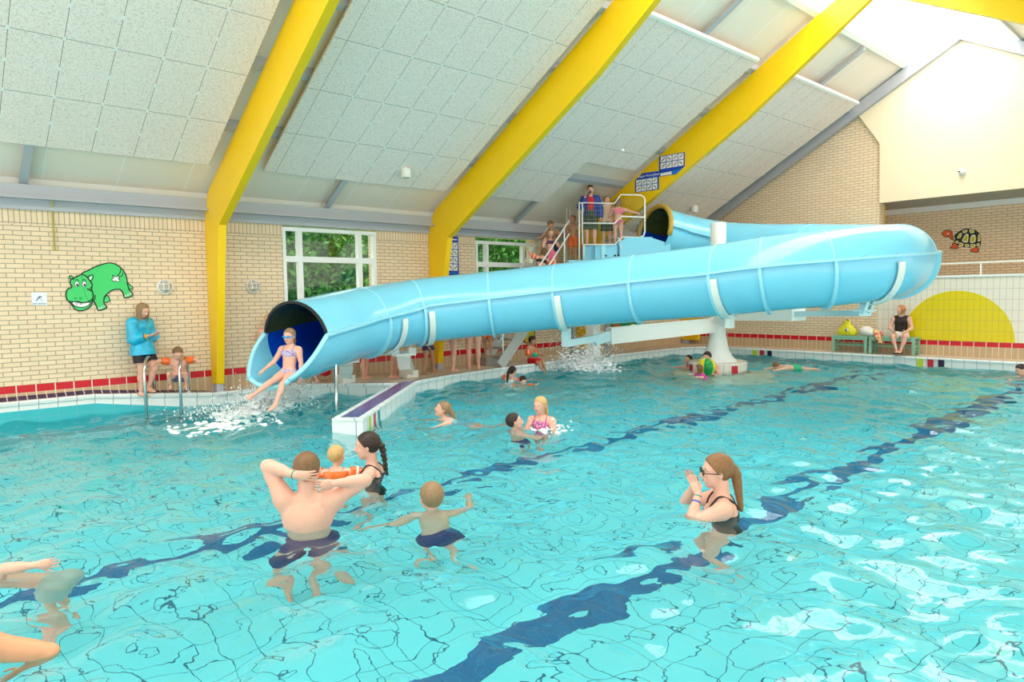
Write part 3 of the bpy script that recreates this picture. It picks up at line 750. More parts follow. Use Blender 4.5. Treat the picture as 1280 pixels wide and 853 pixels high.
def hairmat(name, c, c2=None, sc=60):
    if name in MATS: return MATS[name]
    m = mat(name, c, .45, spec=.4); nt = m.node_tree; b = nt.nodes['Principled BSDF']
    tc = nt.nodes.new('ShaderNodeTexCoord'); mp = nt.nodes.new('ShaderNodeMapping'); mp.inputs['Scale'].default_value = (sc*2, sc*2, sc*.25); nz = nt.nodes.new('ShaderNodeTexNoise'); nz.inputs['Scale'].default_value = 1; nz.inputs['Detail'].default_value = 3
    mx = nt.nodes.new('ShaderNodeMix'); mx.data_type = 'RGBA'; c2 = c2 or tuple(min(1, x*1.9+.02) for x in c)
    mx.inputs[6].default_value = (*[x*.6 for x in c], 1); mx.inputs[7].default_value = (*c2, 1)
    nt.links.new(tc.outputs['Object'], mp.inputs[0]); nt.links.new(mp.outputs[0], nz.inputs['Vector']); nt.links.new(nz.outputs['Fac'], mx.inputs[0]); nt.links.new(mx.outputs[2], b.inputs['Base Color'])
    bp = nt.nodes.new('ShaderNodeBump'); bp.inputs['Strength'].default_value = .6; bp.inputs['Distance'].default_value = .006; nt.links.new(nz.outputs['Fac'], bp.inputs['Height']); nt.links.new(bp.outputs[0], b.inputs['Normal'])
    return m
m_skin = mat('skin_fair', (.80, .47, .34), .42, spec=.35, noise=.10, nscale=14)
m_skinp = mat('skin_pink', (.83, .44, .33), .42, spec=.35, noise=.10, nscale=12)
m_skint = mat('skin_tan', (.56, .28, .16), .42, spec=.35, noise=.10, nscale=12)
m_skinr = mat('skin_ruddy', (.80, .36, .20), .42, spec=.35, noise=.10, nscale=12)
for _m in (m_skin, m_skinp, m_skint, m_skinr):
    _b = _m.node_tree.nodes['Principled BSDF']; _b.inputs['Subsurface Weight'].default_value = .12; _b.inputs['Subsurface Radius'].default_value = (.02, .008, .004); _b.inputs['Subsurface Scale'].default_value = .5
h_brown = hairmat('brown_hair', (.16, .075, .03)); h_dark = hairmat('dark_hair', (.018, .010, .008), (.07, .04, .03)); h_blond = hairmat('blond_hair', (.50, .30, .11)); h_auburn = hairmat('auburn_hair', (.17, .07, .025), (.42, .20, .08)); h_sandy = hairmat('sandy_hair', (.24, .13, .06), (.46, .29, .15)); h_red = hairmat('reddish_hair', (.40, .15, .04))
m_eye = mat('eye_white', (.75, .73, .70), .2); m_pup = mat('eye_iris', (.04, .03, .025), .15); m_lip = mat('lips', (.55, .16, .14), .35); m_brow = mat('eyebrow', (.12, .07, .04), .6)
m_orange = mat('orange_inflatable', (.95, .16, .02), .22, coat=.4)
PEOPLE = {}

def person(label, loc, face=0., H=1.7, kid=0., fat=1., lean=(0, 0, 1), twist=0., look=None, hup=None, aL=None, aR=None, lL=None, lR=None,
           skin=None, hair=('short', None), clothes=(), h=None, group=None, bust=0., handL=None, handR=None, hs=None, extra=None, anchor='feet', toes=True, name='person', eyes=True, cat='person'):
    """face: compass angle (deg, world) of the body front. Vectors in body frame (x right, y forward, z up).
    aX=(upper, fore[, palm normal[, curl]]), lX=(thigh, shin[, foot]). loc = point for the pelvis when anchor='pelvis', else under the feet."""
    skin = skin or m_skin
    f_ = math.radians(face); Fw = np.array([math.cos(f_), math.sin(f_), 0]); Rt = np.array([math.sin(f_), -math.cos(f_), 0]); Up = np.array([0, 0, 1.])
    W_ = lambda v: nrm(Rt*v[0]+Fw*v[1]+Up*v[2])
    us = W_(lean); fs = Fw-us*(Fw@us); fs = nrm(fs) if np.linalg.norm(fs) > .05 else nrm(np.cross(us, Rt)); rs = np.cross(fs, us)
    tw = math.radians(twist); fc = fs*math.cos(tw)-rs*math.sin(tw); rc = np.cross(fc, us)   # chest frame
    k_ = kid
    hh = H*(.134+.050*k_); hh *= hs or (1.12 if kid < .3 else 1.06); leg = H*(.245-.022*k_); tor = H*(.300-.018*k_); ua = H*(.172-.012*k_); fa = H*(.148-.012*k_); hd = H*(.106-.008*k_)
    sw = H*(.107-.004*k_)*(.94+.06*fat); hw = H*.052; f = fat
    lL = lL or ((-.05, 0, -1), (0, -.03, -1)); lR = lR or ((.05, 0, -1), (0, -.03, -1)); aL = aL or ((-.25, .05, -1), (-.1, .2, -1)); aR = aR or ((.25, .05, -1), (.1, .2, -1))
    pel = np.array(loc, float)
    ft = lambda L: W_(L[2]) if len(L) > 2 else nrm(Fw+Up*-.05)
    if anchor == 'feet':
        lowest = min((W_(L[0])*leg+W_(L[1])*leg)[2] for L in (lL, lR)); pel = pel+Up*(-lowest+H*.028)
    if anchor == 'head':   # loc is the head centre
        lk0 = nrm(us); pel = pel-us*(tor+hh*.75)
    P = []
    c = lambda *a, **k: P.append(cap(*a, **k)); el = lambda *a, **k: P.append(ell(*a, **k))
    ax = [rs, fs, us]; axc = [rc, fc, us]
    # trunk
    el(pel+us*H*.005, (H*.092*f, H*.066*f, H*.072), ax, tag='pelvis', k=.03)
    el(pel-fs*H*.028-rs*H*.04-us*H*.02, (H*.048*f, H*.045*f, H*.052), ax, tag='pelvis', k=.03); el(pel-fs*H*.028+rs*H*.04-us*H*.02, (H*.048*f, H*.045*f, H*.052), ax, tag='pelvis', k=.03)
    el(pel+us*tor*.36, (H*(.074+.004*k_)*f, H*(.054+.008*k_)*f*(1.05), H*.085), ax, tag='waist', k=.05)
    el(pel+us*tor*.68, (H*.088*(.5+.5*f), H*.062*f, H*.088), axc, tag='chest', k=.05)
    cn = pel+us*tor
    el(cn-us*H*.028, (sw*.86, H*.042, H*.036), axc, tag='chest', k=.05)
    if bust:
        for s_ in (-1, 1): el(pel+us*tor*.70+rc*s_*H*.042+fc*H*.048, (H*.036*bust, H*.034*bust, H*.036*bust), axc, tag='chest', k=.03)
    else:
        for s_ in (-1, 1): el(pel+us*tor*.76+rc*s_*H*.04+fc*H*.040, (H*.042, H*.022, H*.03), axc, tag='chest', k=.03)
    # shoulder blades
    for s_ in (-1, 1): el(pel+us*tor*.78+rc*s_*H*.05-fc*H*.046, (H*.034, H*.016, H*.045), axc, tag='chest', k=.03)
    lk = W_(look) if look is not None else fc; hu = W_(hup) if hup is not None else us
    hu = nrm(hu-lk*(hu@lk)) if abs(hu@lk) > 1e-6 else hu; hr = np.cross(lk, hu)
    nb = cn+us*H*.002; hb = nb+nrm(us*.8+hu*.5)*H*(.040-.012*k_); hc = hb+hu*hh*.47+lk*hh*.10
    c(nb-us*H*.03, hb+hu*hh*.12, H*(.036-.006*k_)*(.6+.4*f), H*(.034-.006*k_)*(.6+.4*f), tag='neck', k=.03)
    # head
    hax = [hr, lk, hu]
    el(hc+hu*hh*.10-lk*hh*.05, (hh*.350, hh*.43, hh*.395), hax, tag='head', k=.01)
    el(hc-hu*hh*.20+lk*hh*.12, (hh*.265, hh*.27, hh*.27), hax, tag='head', k=.03)
    el(hc-hu*hh*.40+lk*hh*.26, (hh*.11, hh*.09, hh*.075), hax, tag='head', k=.02)
    for s_ in (-1, 1):
        el(hc-hu*hh*.10+lk*hh*.27+hr*s_*hh*.15, (hh*.09, hh*.07, hh*.08), hax, tag='head', k=.02)
        el(hc-hu*hh*.04-lk*hh*.03+hr*s_*hh*.355, (hh*.03, hh*.07, hh*.115), hax, tag='ear', k=.008)
    el(hc+hu*hh*.10+lk*hh*.335, (hh*.22, hh*.05, hh*.035), hax, tag='head', k=.02)
    c(hc+hu*hh*.05+lk*hh*.385, hc-hu*hh*.11+lk*hh*.47, hh*.030, hh*.048, tag='head', k=.012)
    for s_ in (-1, 1): el(hc-hu*hh*.12+lk*hh*.42+hr*s_*hh*.05, (hh*.035, hh*.035, hh*.03), hax, tag='head', k=.01)
    el(hc-hu*hh*.235+lk*hh*.375, (hh*.095, hh*.045, hh*.05), hax, tag='head', k=.012)
    J = dict(pel=pel, cn=cn, hc=hc, hh=hh, lk=lk, hu=hu, hr=hr, us=us, fc=fc, rc=rc, fs=fs, rs=rs, H=H, tor=tor)
    # arms
    ak = .012+.01*H
    for s_, A_, nm, hp in ((-1, aL, 'L', handL), (1, aR, 'R', handR)):
        sh_ = cn-us*H*.036+rc*s_*sw
        u1 = W_(A_[0]); u2 = W_(A_[1]); lift = max(0, u1[2])*H*.03; sh_ = sh_+Up*lift-rc*s_*lift*.6
        e_ = sh_+u1*ua; w_ = e_+u2*fa
        c(sh_, e_, H*.0285*f, H*.0225*f, tag='arm'+nm, k=.03); el(sh_+u1*H*.015, (H*.034*f, H*.034*f, H*.038*f), None, tag='arm'+nm, k=.04)
        c(sh_+u1*ua*.30, sh_+u1*ua*.75, H*.0285*f, H*.0255*f, tag='arm'+nm, k=.02)
        c(e_, w_, H*.0225*f, H*.0148*(.5+.5*f), tag='fore'+nm, k=.015); c(e_+u2*fa*.12, e_+u2*fa*.5, H*.0245*f, H*.0205*f, tag='fore'+nm, k=.02)
        c(nb-us*H*.01+rc*s_*H*.02, sh_-u1*H*.005+Up*H*.006, H*.020*f, H*.022*f, tag='chest', k=.035)
        if u1[2] > .1: c(cn-us*H*.12+rc*s_*H*.06-fc*H*.01, sh_+u1*ua*.25, H*.026*f, H*.022*f, tag='chest', k=.05)
        pn = W_(A_[2]) if len(A_) > 2 and A_[2] is not None else rc*-s_
        pn = nrm(pn-u2*(pn@u2)); cu = A_[3] if len(A_) > 3 else .5; hv = W_(A_[4]) if len(A_) > 4 else u2
        pn = nrm(pn-hv*(pn@hv)); sd = np.cross(pn, hv)   # lateral axis in the palm
        thumb_side = A_[5] if len(A_) > 5 else (1 if s_ > 0 else -1)
        ts = sd*thumb_side*(-1)
        pc = w_+hv*hd*.27
        el(pc, (hd*.215, hd*.11, hd*.30), [sd, pn, hv], tag='hand'+nm, k=.010)
        el(w_+hv*hd*.40, (hd*.215, hd*.085, hd*.12), [sd, pn, hv], tag='hand'+nm, k=.008)
        for fi, (o_, L_) in enumerate(((.165, .41), (.055, .47), (-.055, .44), (-.160, .35))):
            b0 = w_+hv*hd*.46+ts*hd*o_; spread = ts*o_*.55
            d1 = nrm(hv+spread+pn*cu*.35); d2 = nrm(hv+spread*.8+pn*cu*1.1); d3 = nrm(hv+pn*cu*2.0)
            r_ = hd*.043
            q1 = b0+d1*hd*L_*.42; q2 = q1+d2*hd*L_*.32; q3 = q2+d3*hd*L_*.24
            c(b0, q1, r_, r_*.95, tag='finger', k=.004); c(q1, q2, r_*.95, r_*.9, tag='finger', k=.003); c(q2, q3, r_*.9, r_*.8, tag='finger', k=.003)
        t0 = w_+hv*hd*.12+ts*hd*.14; d1 = nrm(hv*.8+ts*.75+pn*.25); t1 = t0+d1*hd*.26; d2 = nrm(hv+ts*.25+pn*(.25+cu*.4)); t2 = t1+d2*hd*.22
        c(t0, t1, hd*.066, hd*.052, tag='finger', k=.008); c(t1, t2, hd*.052, hd*.042, tag='finger', k=.003)
        J['sh'+nm], J['el'+nm], J['wr'+nm], J['hv'+nm], J['pn'+nm], J['sd'+nm], J['pc'+nm] = sh_, e_, w_, hv, pn, sd, pc
    # legs
    for s_, L_, nm in ((-1, lL, 'L'), (1, lR, 'R')):
        hp = pel+rs*s_*hw-us*H*.015; d1 = W_(L_[0]); d2 = W_(L_[1]); kn = hp+d1*leg; an = kn+d2*leg; fd = ft(L_)
        c(hp, kn, H*.050*f, H*.031*f, tag='leg'+nm, k=.03); c(hp+d1*leg*.15, hp+d1*leg*.5, H*.051*f, H*.044*f, tag='leg'+nm, k=.03)
        c(kn, an, H*.030*f, H*.0185*(.6+.4*f), tag='shin'+nm, k=.015)
        cb = nrm(-fd+d2*(fd@d2)) if abs(fd@d2) < .95 else -fs
        el(kn+d2*leg*.28+cb*H*.010, (H*.030*f, H*.030*f, H*.060), None if abs(d2[2]) > .8 else None, tag='shin'+nm, k=.03) if abs(d2[2]) > .7 else c(kn+d2*leg*.15, kn+d2*leg*.5, H*.034*f, H*.026*f, tag='shin'+nm, k=.02)
        sN = nrm(np.cross(fd, d2)); hl = an-fd*H*.018+d2*H*.010; bl = an+fd*H*.085+d2*H*.016; 
        c(an-fd*H*.022+d2*H*.006, an+fd*H*.05+d2*H*.008, H*.021, H*.021, tag='foot'+nm, k=.015); c(an+fd*H*.04+d2*H*.010-sN*H*.008, bl-sN*H*.010, H*.017, H*.0145, tag='foot'+nm, k=.012); c(an+fd*H*.04+d2*H*.010+sN*H*.008, bl+sN*H*.012-fd*H*.006, H*.017, H*.0135, tag='foot'+nm, k=.012)
        if toes:
            ins = -s_*nrm(np.cross(d2, fd))*1.0
            for ti in range(5):
                o_ = (ti-2)*H*.0092; rr = H*(.0078 if ti == 0 else .0058)
                bb = bl+ins*(-o_)*1.0-fd*H*.004*ti*.6; c(bb, bb+fd*H*(.026-.003*ti)+d2*H*.002, rr, rr*.9, tag='toe', k=.005)
        J['hp'+nm], J['kn'+nm], J['an'+nm] = hp, kn, an
    h = h or max(.0075, .0065*H/1.0*.8)
    V, Fc = field_mesh(P, h)
    body = mesh_obj(name, V, Fc, skin, None, origin=(pel[0], pel[1], float(V[:, 2].min())))
    tag(body, label, cat, group)
    J['P'] = P; J['W'] = W_; J['h'] = h; J['body'] = body; J['Rt'] = Rt; J['Fw'] = Fw; J['hax'] = hax
    # face details
    if eyes:
        for s_ in (-1, 1):
            m = MB(); ec = hc+hu*hh*.025+lk*hh*.352+hr*s_*hh*.135; Mx = Matrix([[hr[0], lk[0], hu[0]], [hr[1], lk[1], hu[1]], [hr[2], lk[2], hu[2]]])
            m.ell(ec, (hh*.052, hh*.026, hh*.023), 10, 6, 0, Mx); m.ell(ec+lk*hh*.018, (hh*.026, hh*.014, hh*.022), 8, 6, 1, Mx); m.build('eye', [m_eye, m_pup], body, uvmode=None)
            m = MB(); b0 = hc+hu*hh*.115+lk*hh*.365+hr*s_*hh*.06; b1 = hc+hu*hh*.125+lk*hh*.345+hr*s_*hh*.20; m.tube([b0, (b0+b1)/2+hu*hh*.015+lk*hh*.01, b1], hh*.013, 6); m.build('eyebrow', m_brow, body, uvmode=None)
        m = MB(); m.ell(hc-hu*hh*.235+lk*hh*.415, (hh*.085, hh*.02, hh*.028), 10, 6, 0, Mx); m.build('lips', m_lip, body, uvmode=None)
    # hair
    st, hm = hair
    if hm is not None and st:
        hp = [ell(hc+hu*hh*.115-lk*hh*.06, (hh*.385, hh*.46, hh*.43), hax, k=.02)]
        fl_ = nrm(lk*.80-hu*.60); cl = [(hc+lk*hh*.20+hu*hh*.20, fl_), (hc-hu*hh*.30-lk*hh*.1, -hu)]
        cuts = []
        if st in ('short', 'buzz'):
            if st == 'buzz': hp[0].b = hp[0].b-hh*.022
            cl = [(hc+lk*hh*.22+hu*hh*.24, nrm(lk*.75-hu*.66)), (hc-hu*hh*.22, nrm(-hu+lk*.15))]
            cuts = [ell(hc-hu*hh*.06-lk*hh*.0+hr*s_*hh*.36, (hh*.10, hh*.10, hh*.15), hax) for s_ in (-1, 1)]
        if st in ('long', 'bob'):
            L_ = hh*(1.55 if st == 'long' else .62)
            for k_i in range(7):
                a = math.radians(-105+35*k_i); dr = hr*math.sin(a)-lk*math.cos(a); q0 = hc+dr*hh*.30+hu*hh*.05; q1 = q0+nrm(-Up*.9-hu*.3+dr*.06)*L_*(.85+.15*math.cos(a*3)); hp.append(cap(q0+dr*hh*.04, q1, hh*.13, hh*.06, k=.03))
        if st in ('pony', 'bun', 'braid'):
            q0 = hc-lk*hh*.42+hu*hh*.02; hp.append(ell(q0, (hh*.13, hh*.13, hh*.13), hax, k=.02))
            if st == 'bun': hp.append(ell(q0-lk*hh*.08, (hh*.15, hh*.14, hh*.15), hax, k=.01))
            else:
                dn = nrm(-Up*.85-us*.25-lk*.15); L_ = hh*1.25; n_ = 7; prev = q0-lk*hh*.06
                for i in range(n_):
                    nx_ = prev+nrm(dn+(-lk*.3 if i == 0 else 0))*L_/n_; r_ = hh*(.15-.013*i)
                    if st == 'braid': hp.append(ell((prev+nx_)/2+hr*hh*.02*(1 if i % 2 else -1), (r_*.95, r_*.95, L_/n_*.62), hax, k=.006))
                    else: hp.append(cap(prev, nx_, r_, r_*.95, k=.02))
                    prev = nx_
        if st == 'pigtail':
            for s_ in (-1, 1): q0 = hc+hr*s_*hh*.36-lk*hh*.1; hp.append(cap(q0, q0+hr*s_*hh*.18-Up*hh*.55, hh*.09, hh*.04, k=.01))
        if st in ('long', 'bob', 'pony', 'braid', 'bun', 'pigtail'):
            base = [hp[0]]; V1, F1 = field_mesh(base, h, clips=cl)
            V2, F2 = field_mesh([ell(hc+hu*hh*.10-lk*hh*.10, (hh*.36, hh*.40, hh*.40), hax, k=.02)]+hp[1:], h, cuts=[ell(hc-hu*hh*.12+lk*hh*.30, (hh*.30, hh*.36, hh*.42), hax)])
            V = np.vstack([V1, V2]); Fc = np.vstack([F1, F2+len(V1)])
        else: V, Fc = field_mesh(hp, h*.9, clips=cl, cuts=cuts)
        mesh_obj('hair', V, Fc, hm, body)
    for cdef in clothes: cdef(J)
    if extra: extra(J)
    PEOPLE[label] = J
    return body

def sel(J, tags): return [p for p in J['P'] if p.tag in tags]
LIMB = {'L': ('L',), 'R': ('R',)}
def cl_shorts(m, leglen=.5, e=.012, top=.16, name='swim_shorts'):
    def go(J):
        H, us, pel = J['H'], J['us'], J['pel']; tor = J['tor']
        P = [p for p in sel(J, ('pelvis', 'waist'))]
        for nm in 'LR':
            hp, kn = J['hp'+nm], J['kn'+nm]; d = nrm(kn-hp); L = np.linalg.norm(kn-hp)
            P.append(Prim('k', hp, hp+d*L*leglen, H*.056, H*.056, k=.012))
        cl = [(pel+us*tor*top, us)]
        V, F_ = field_mesh(P, J['h'], e=e, clips=cl)
        # square the leg hems
        mesh_obj(name, V, F_, m, J['body'])
    return go
def cl_brief(m, e=.006, top=.12, name='swim_bottoms'):
    def go(J):
        H, us, pel = J['H'], J['us'], J['pel']
        P = [p for p in sel(J, ('pelvis', 'waist'))]+[cap(J['hp'+n], J['hp'+n]+nrm(J['kn'+n]-J['hp'+n])*H*.02, H*.052, H*.05, k=.03) for n in 'LR']
        cl = [(pel+us*J['tor']*top, us)]
        for s_, n in ((-1, 'L'), (1, 'R')): cl.append((J['hp'+n]+J['rs']*s_*H*.02-us*H*.012, nrm(-us*.85+J['rs']*s_*.5)))
        V, F_ = field_mesh(P, J['h'], e=e, clips=cl); mesh_obj(name, V, F_, m, J['body'])
    return go
def cl_band(m, lo=.60, hi=.84, e=.007, straps=True, name='bikini_top'):
    def go(J):
        H, us, pel, tor = J['H'], J['us'], J['pel'], J['tor']
        V, F_ = field_mesh(sel(J, ('chest', 'waist')), J['h'], e=e, clips=[(pel+us*tor*hi, us), (pel+us*tor*lo, -us)]); b = mesh_obj(name, V, F_, m, J['body'])
        if straps: strap(J, m, b)
    return go
def strap(J, m, b, hi=.84, cross=False):
    H, us, pel, tor = J['H'], J['us'], J['pel'], J['tor']
    for s_ in (-1, 1):
        r_, f_ = J['rc']*s_, J['fc']; cn = J['cn']
        pts = [pel+us*tor*(hi-.02)+r_*H*.052+f_*H*.066, pel+us*tor*.93+r_*H*.062+f_*H*.050, cn+r_*H*.062+f_*H*.012+us*H*.012, pel+us*tor*.95+r_*H*.060-f_*H*.046, pel+us*tor*(hi-.02)+r_*H*.052*(-.2 if cross else 1)-f_*H*.068]
        mm = MB(); mm.tube(spline(pts, 5), H*.0045, 6); mm.build('strap', m, b, uvmode=None)
def cl_suit(m, e=.007, hi=.84, name='swimsuit'):
    def go(J):
        H, us, pel, tor = J['H'], J['us'], J['pel'], J['tor']
        cl = [(pel+us*tor*hi, us)]
        for s_, n in ((-1, 'L'), (1, 'R')): cl.append((J['hp'+n]+J['rs']*s_*H*.02-us*H*.015, nrm(-us*.85+J['rs']*s_*.5)))
        V, F_ = field_mesh(sel(J, ('chest', 'waist', 'pelvis')), J['h'], e=e, clips=cl); b = mesh_obj(name, V, F_, m, J['body']); strap(J, m, b)
    return go
def cl_shirt(m, e=.012, lo=.0, sleeve=.45, name='shirt', flare=0., hi=.985, armr=1.0):
    def go(J):
        H, us, pel, tor = J['H'], J['us'], J['pel'], J['tor']; P = sel(J, ('chest', 'waist', 'pelvis'))
        if flare: P.append(cap(pel+us*tor*.5, pel+us*(tor*lo), H*.075, H*(.085+flare), k=.04))
        for n in 'LR':
            a, b = J['sh'+n], J['el'+n]; w_ = J['wr'+n]; t = sleeve
            if t > 0:
                P.append(Prim('k' if t <= 1 else 'c', a, a+(b-a)*min(1, t), H*.034*armr, H*.032*armr, k=.012 if t <= 1 else .03))
                if t > 1: P.append(Prim('k', b, b+(w_-b)*(t-1), H*.032*armr, H*.026*armr, k=.02))
        cl = [(pel+us*tor*lo, -us)]
        V, F_ = field_mesh(P, J['h'], e=e, clips=cl, cuts=[cap(J['cn']+us*H*.0, J['hc'], H*.045, H*.06)]); mesh_obj(name, V, F_, m, J['body'])
    return go
def cl_armbands(m=m_orange, m2=None, t=.55, r=.052, L=.30):
    def go(J):
        H = J['H']
        for n in 'LR':
            a, b = J['sh'+n], J['el'+n]; c0 = a+(b-a)*(t-L); c1 = a+(b-a)*(t+L); R_ = r
            P = [cap(c0+(c1-c0)*.2, c0+(c1-c0)*.8, R_, R_, k=.01)]
            V, F_ = field_mesh(P, .006, clips=[(c0+(c1-c0)*.02, -(c1-c0)), (c1-(c1-c0)*.02, c1-c0)]); o = mesh_obj('armband', V, F_, m, J['body'])
            if m2:
                mid = (c0+c1)/2; mm = MB(); d = nrm(c1-c0); x_ = nrm(np.cross(d, [0, 0, 1.]) if abs(d[2]) < .9 else np.cross(d, [1, 0, 0.])); y_ = np.cross(d, x_)
                mm.tube([mid+(x_*math.cos(q)+y_*math.sin(q))*(R_+.001) for q in np.linspace(0, 2*PI, 20, endpoint=False)], .012, 6, closed=True); mm.build('white_stripe', m2, o, uvmode=None)
    return go
def bracelet(m, n='L', r=.022, t=.93, th=.005, name='wristband'):
    def go(J):
        e, w = J['el'+n], J['wr'+n]; c = e+(w-e)*t; d = nrm(w-e); x_ = nrm(np.cross(d, [.1, .2, 1.])); y_ = np.cross(d, x_); mm = MB()
        mm.tube([c+(x_*math.cos(q)+y_*math.sin(q))*r for q in np.linspace(0, 2*PI, 16, endpoint=False)], th, 6, closed=True); mm.build(name, m, J['body'], uvmode=None)
    return go
# ================================================================= PEOPLE IN THE PHOTOGRAPH
def patt(name, c1, c2, sc=40, thr=.5):
    if name in MATS: return MATS[name]
    m = mat(name, c1, .6); nt = m.node_tree; b = nt.nodes['Principled BSDF']; tc = nt.nodes.new('ShaderNodeTexCoord'); v = nt.nodes.new('ShaderNodeTexVoronoi'); v.inputs['Scale'].default_value = sc
    cr = nt.nodes.new('ShaderNodeValToRGB'); cr.color_ramp.interpolation = 'CONSTANT'; cr.color_ramp.elements[0].color = (*c2, 1); cr.color_ramp.elements[1].color = (*c1, 1); cr.color_ramp.elements[1].position = thr
    nt.links.new(tc.outputs['Object'], v.inputs['Vector']); nt.links.new(v.outputs['Distance'], cr.inputs[0]); nt.links.new(cr.outputs[0], b.inputs['Base Color']); return m
m_navy = mat('navy_trunks', (.008, .015, .13), .5); m_blk2 = mat('black_swimwear', (.012, .010, .016), .5); m_jkt = mat('shiny_blue_jacket', (.01, .42, .66), .25, spec=.7, bump=1.0, nscale=11, noise=.5)
m_grs = mat('grey_purple_shorts', (.16, .15, .24), .6); m_lil = patt('lilac_pattern', (.62, .52, .74), (.16, .08, .30), 70, .42); m_trk = patt('dark_patterned_trunks', (.02, .03, .12), (.45, .05, .06), 40, .3)
m_rdsh = mat('red_shorts', (.62, .01, .02), .55); m_pkp = patt('pink_pattern', (.85, .25, .45), (.15, .02, .20), 60, .45); m_gsh = mat('dark_green_shorts', (.035, .07, .045), .6, noise=.4, nscale=20)
m_gjk = mat('blue_jacket', (.02, .06, .34), .5, noise=.2); m_rsh = mat('red_shirt', (.65, .02, .03), .6); m_pnk = mat('pink_swimwear', (.85, .18, .30), .55); m_pnk2 = mat('hot_pink', (.90, .03, .38), .4); m_orsh = mat('orange_shorts', (.85, .16, .03), .5)
m_blkt = mat('black_tank_top', (.025, .015, .015), .7); m_wsh = mat('white_shorts', (.85, .80, .72), .7); m_coral = mat('coral_inflatable', (.93, .20, .12), .25); m_wb = mat('white_band', (.85, .85, .85), .4)
m_yband = mat('yellow_wristband', (.85, .50, .02), .4); m_gband = mat('teal_wristband', (.02, .30, .25), .4); m_bband = mat('blue_key_strap', (.01, .12, .6), .4); m_gogg = mat('blue_goggles', (.0, .30, .75), .1)
def WP(x, y, z=ZW):
    d = CF+(x-640)/F_PX*CR-(y-426.5)/F_PX*CU; t = (z-CAM_Z)/d[2]; return np.array([0, 0, CAM_Z])+d*t
def glasses(m, th=.004, lens=False):
    def go(J):
        hh, hc, lk, hu, hr = J['hh'], J['hc'], J['lk'], J['hu'], J['hr']; mm = MB()
        for s_ in (-1, 1):
            c0 = hc+hu*hh*.02+lk*hh*.43+hr*s_*hh*.16
            mm.tube([c0+(hr*math.cos(a)*hh*.11+hu*math.sin(a)*hh*.085) for a in np.linspace(0, 2*PI, 12, endpoint=False)], th, 6, closed=True)
            mm.tube([c0+hr*s_*hh*.11, hc+hu*hh*.03+lk*hh*.3+hr*s_*hh*.365, hc+hu*hh*.0-lk*hh*.05+hr*s_*hh*.385], th*.9, 6)
        mm.tube([hc+hu*hh*.03+lk*hh*.45+hr*hh*.05, hc+hu*hh*.03+lk*hh*.45-hr*hh*.05], th, 6); mm.build('glasses', m_black, J['body'], uvmode=None)
    return go
def goggles(J):
    hh, hc, lk, hu, hr = J['hh'], J['hc'], J['lk'], J['hu'], J['hr']; mm = MB(); Mx = Matrix([[hr[k], lk[k], hu[k]] for k in range(3)])
    for s_ in (-1, 1): mm.ell(hc+hu*hh*.03+lk*hh*.40+hr*s_*hh*.14, (hh*.13, hh*.07, hh*.085), 12, 8, 0, Mx)
    mm.tube([hc+hu*hh*.04+hr*hh*.40*math.cos(a)+lk*hh*.44*math.sin(a) for a in np.linspace(-PI*.1, 1.1*PI+PI, 26)], hh*.022, 6); mm.build('goggles', m_gogg, J['body'], uvmode=None)
cd = lambda p: math.degrees(math.atan2(-p[1], -p[0]))    # compass angle towards the camera

# --- standing by the wall
p = (2.90, 12.27, .075)
person('woman standing against the wall in shiny blue jacket, looking at phone', p, face=cd(p)+48, H=1.50, fat=1.05, lean=(0, -.06, 1), look=(.05, .85, -.42), bust=.8,
       aL=((-.12, .15, -1), (.55, .85, .25), (0, 0, 1), .5), aR=((.12, .12, -1), (-.45, .92, .22), (0, 0, 1), .5), lL=((-.0, .40, -1), (.0, -.40, -1)), lR=((.02, .10, -1), (0, -.10, -1)), hair=('long', h_sandy),
       clothes=[cl_shorts(m_blk2, .62, .02), cl_shirt(m_jkt, .026, -.28, 1.75, 'jacket', .03, armr=1.35), bracelet(m_yband, 'R', .033, .85, .012)], skin=m_skinp, h=.009)
J = PEOPLE['woman standing against the wall in shiny blue jacket, looking at phone']
m = MB(); hp_ = (J['pcL']+J['pcR'])/2+np.array([0, 0, .02]); M_ = Matrix.Translation(Vector(hp_)) @ Matrix.Rotation(math.radians(-100), 4, 'Z') @ Matrix.Rotation(math.radians(35), 4, 'X'); m.box(-.035, .035, -.07, .07, -.005, .005, 0, M_)
tag(m.build('phone', mat('phone_case', (.5, .5, .55), .3)), 'phone held in both hands of the woman in blue jacket', 'phone')
p = (3.42, 12.2, .05)
person('squatting child with orange armbands holding both steel ladder rails', np.array(p)+np.array([0, 0, .27]), anchor='pelvis', face=cd(p)-8, H=1.08, kid=1, lean=(0, .12, 1), look=(-.15, .75, -.55),
       aL=((-.9, .35, .12), (-.35, .8, -.15), (0, 0, -1), .9), aR=((.85, .3, .12), (.45, .75, -.25), (0, 0, -1), .9), lL=((-.28, .85, .35), (.05, -.45, -1)), lR=((.28, .85, .35), (-.02, -.45, -1)), hair=('short', h_brown),
       clothes=[cl_shorts(m_grs, .55), cl_armbands(m_orange, None, .5, .062, .36)], skin=m_skinp, h=.009)
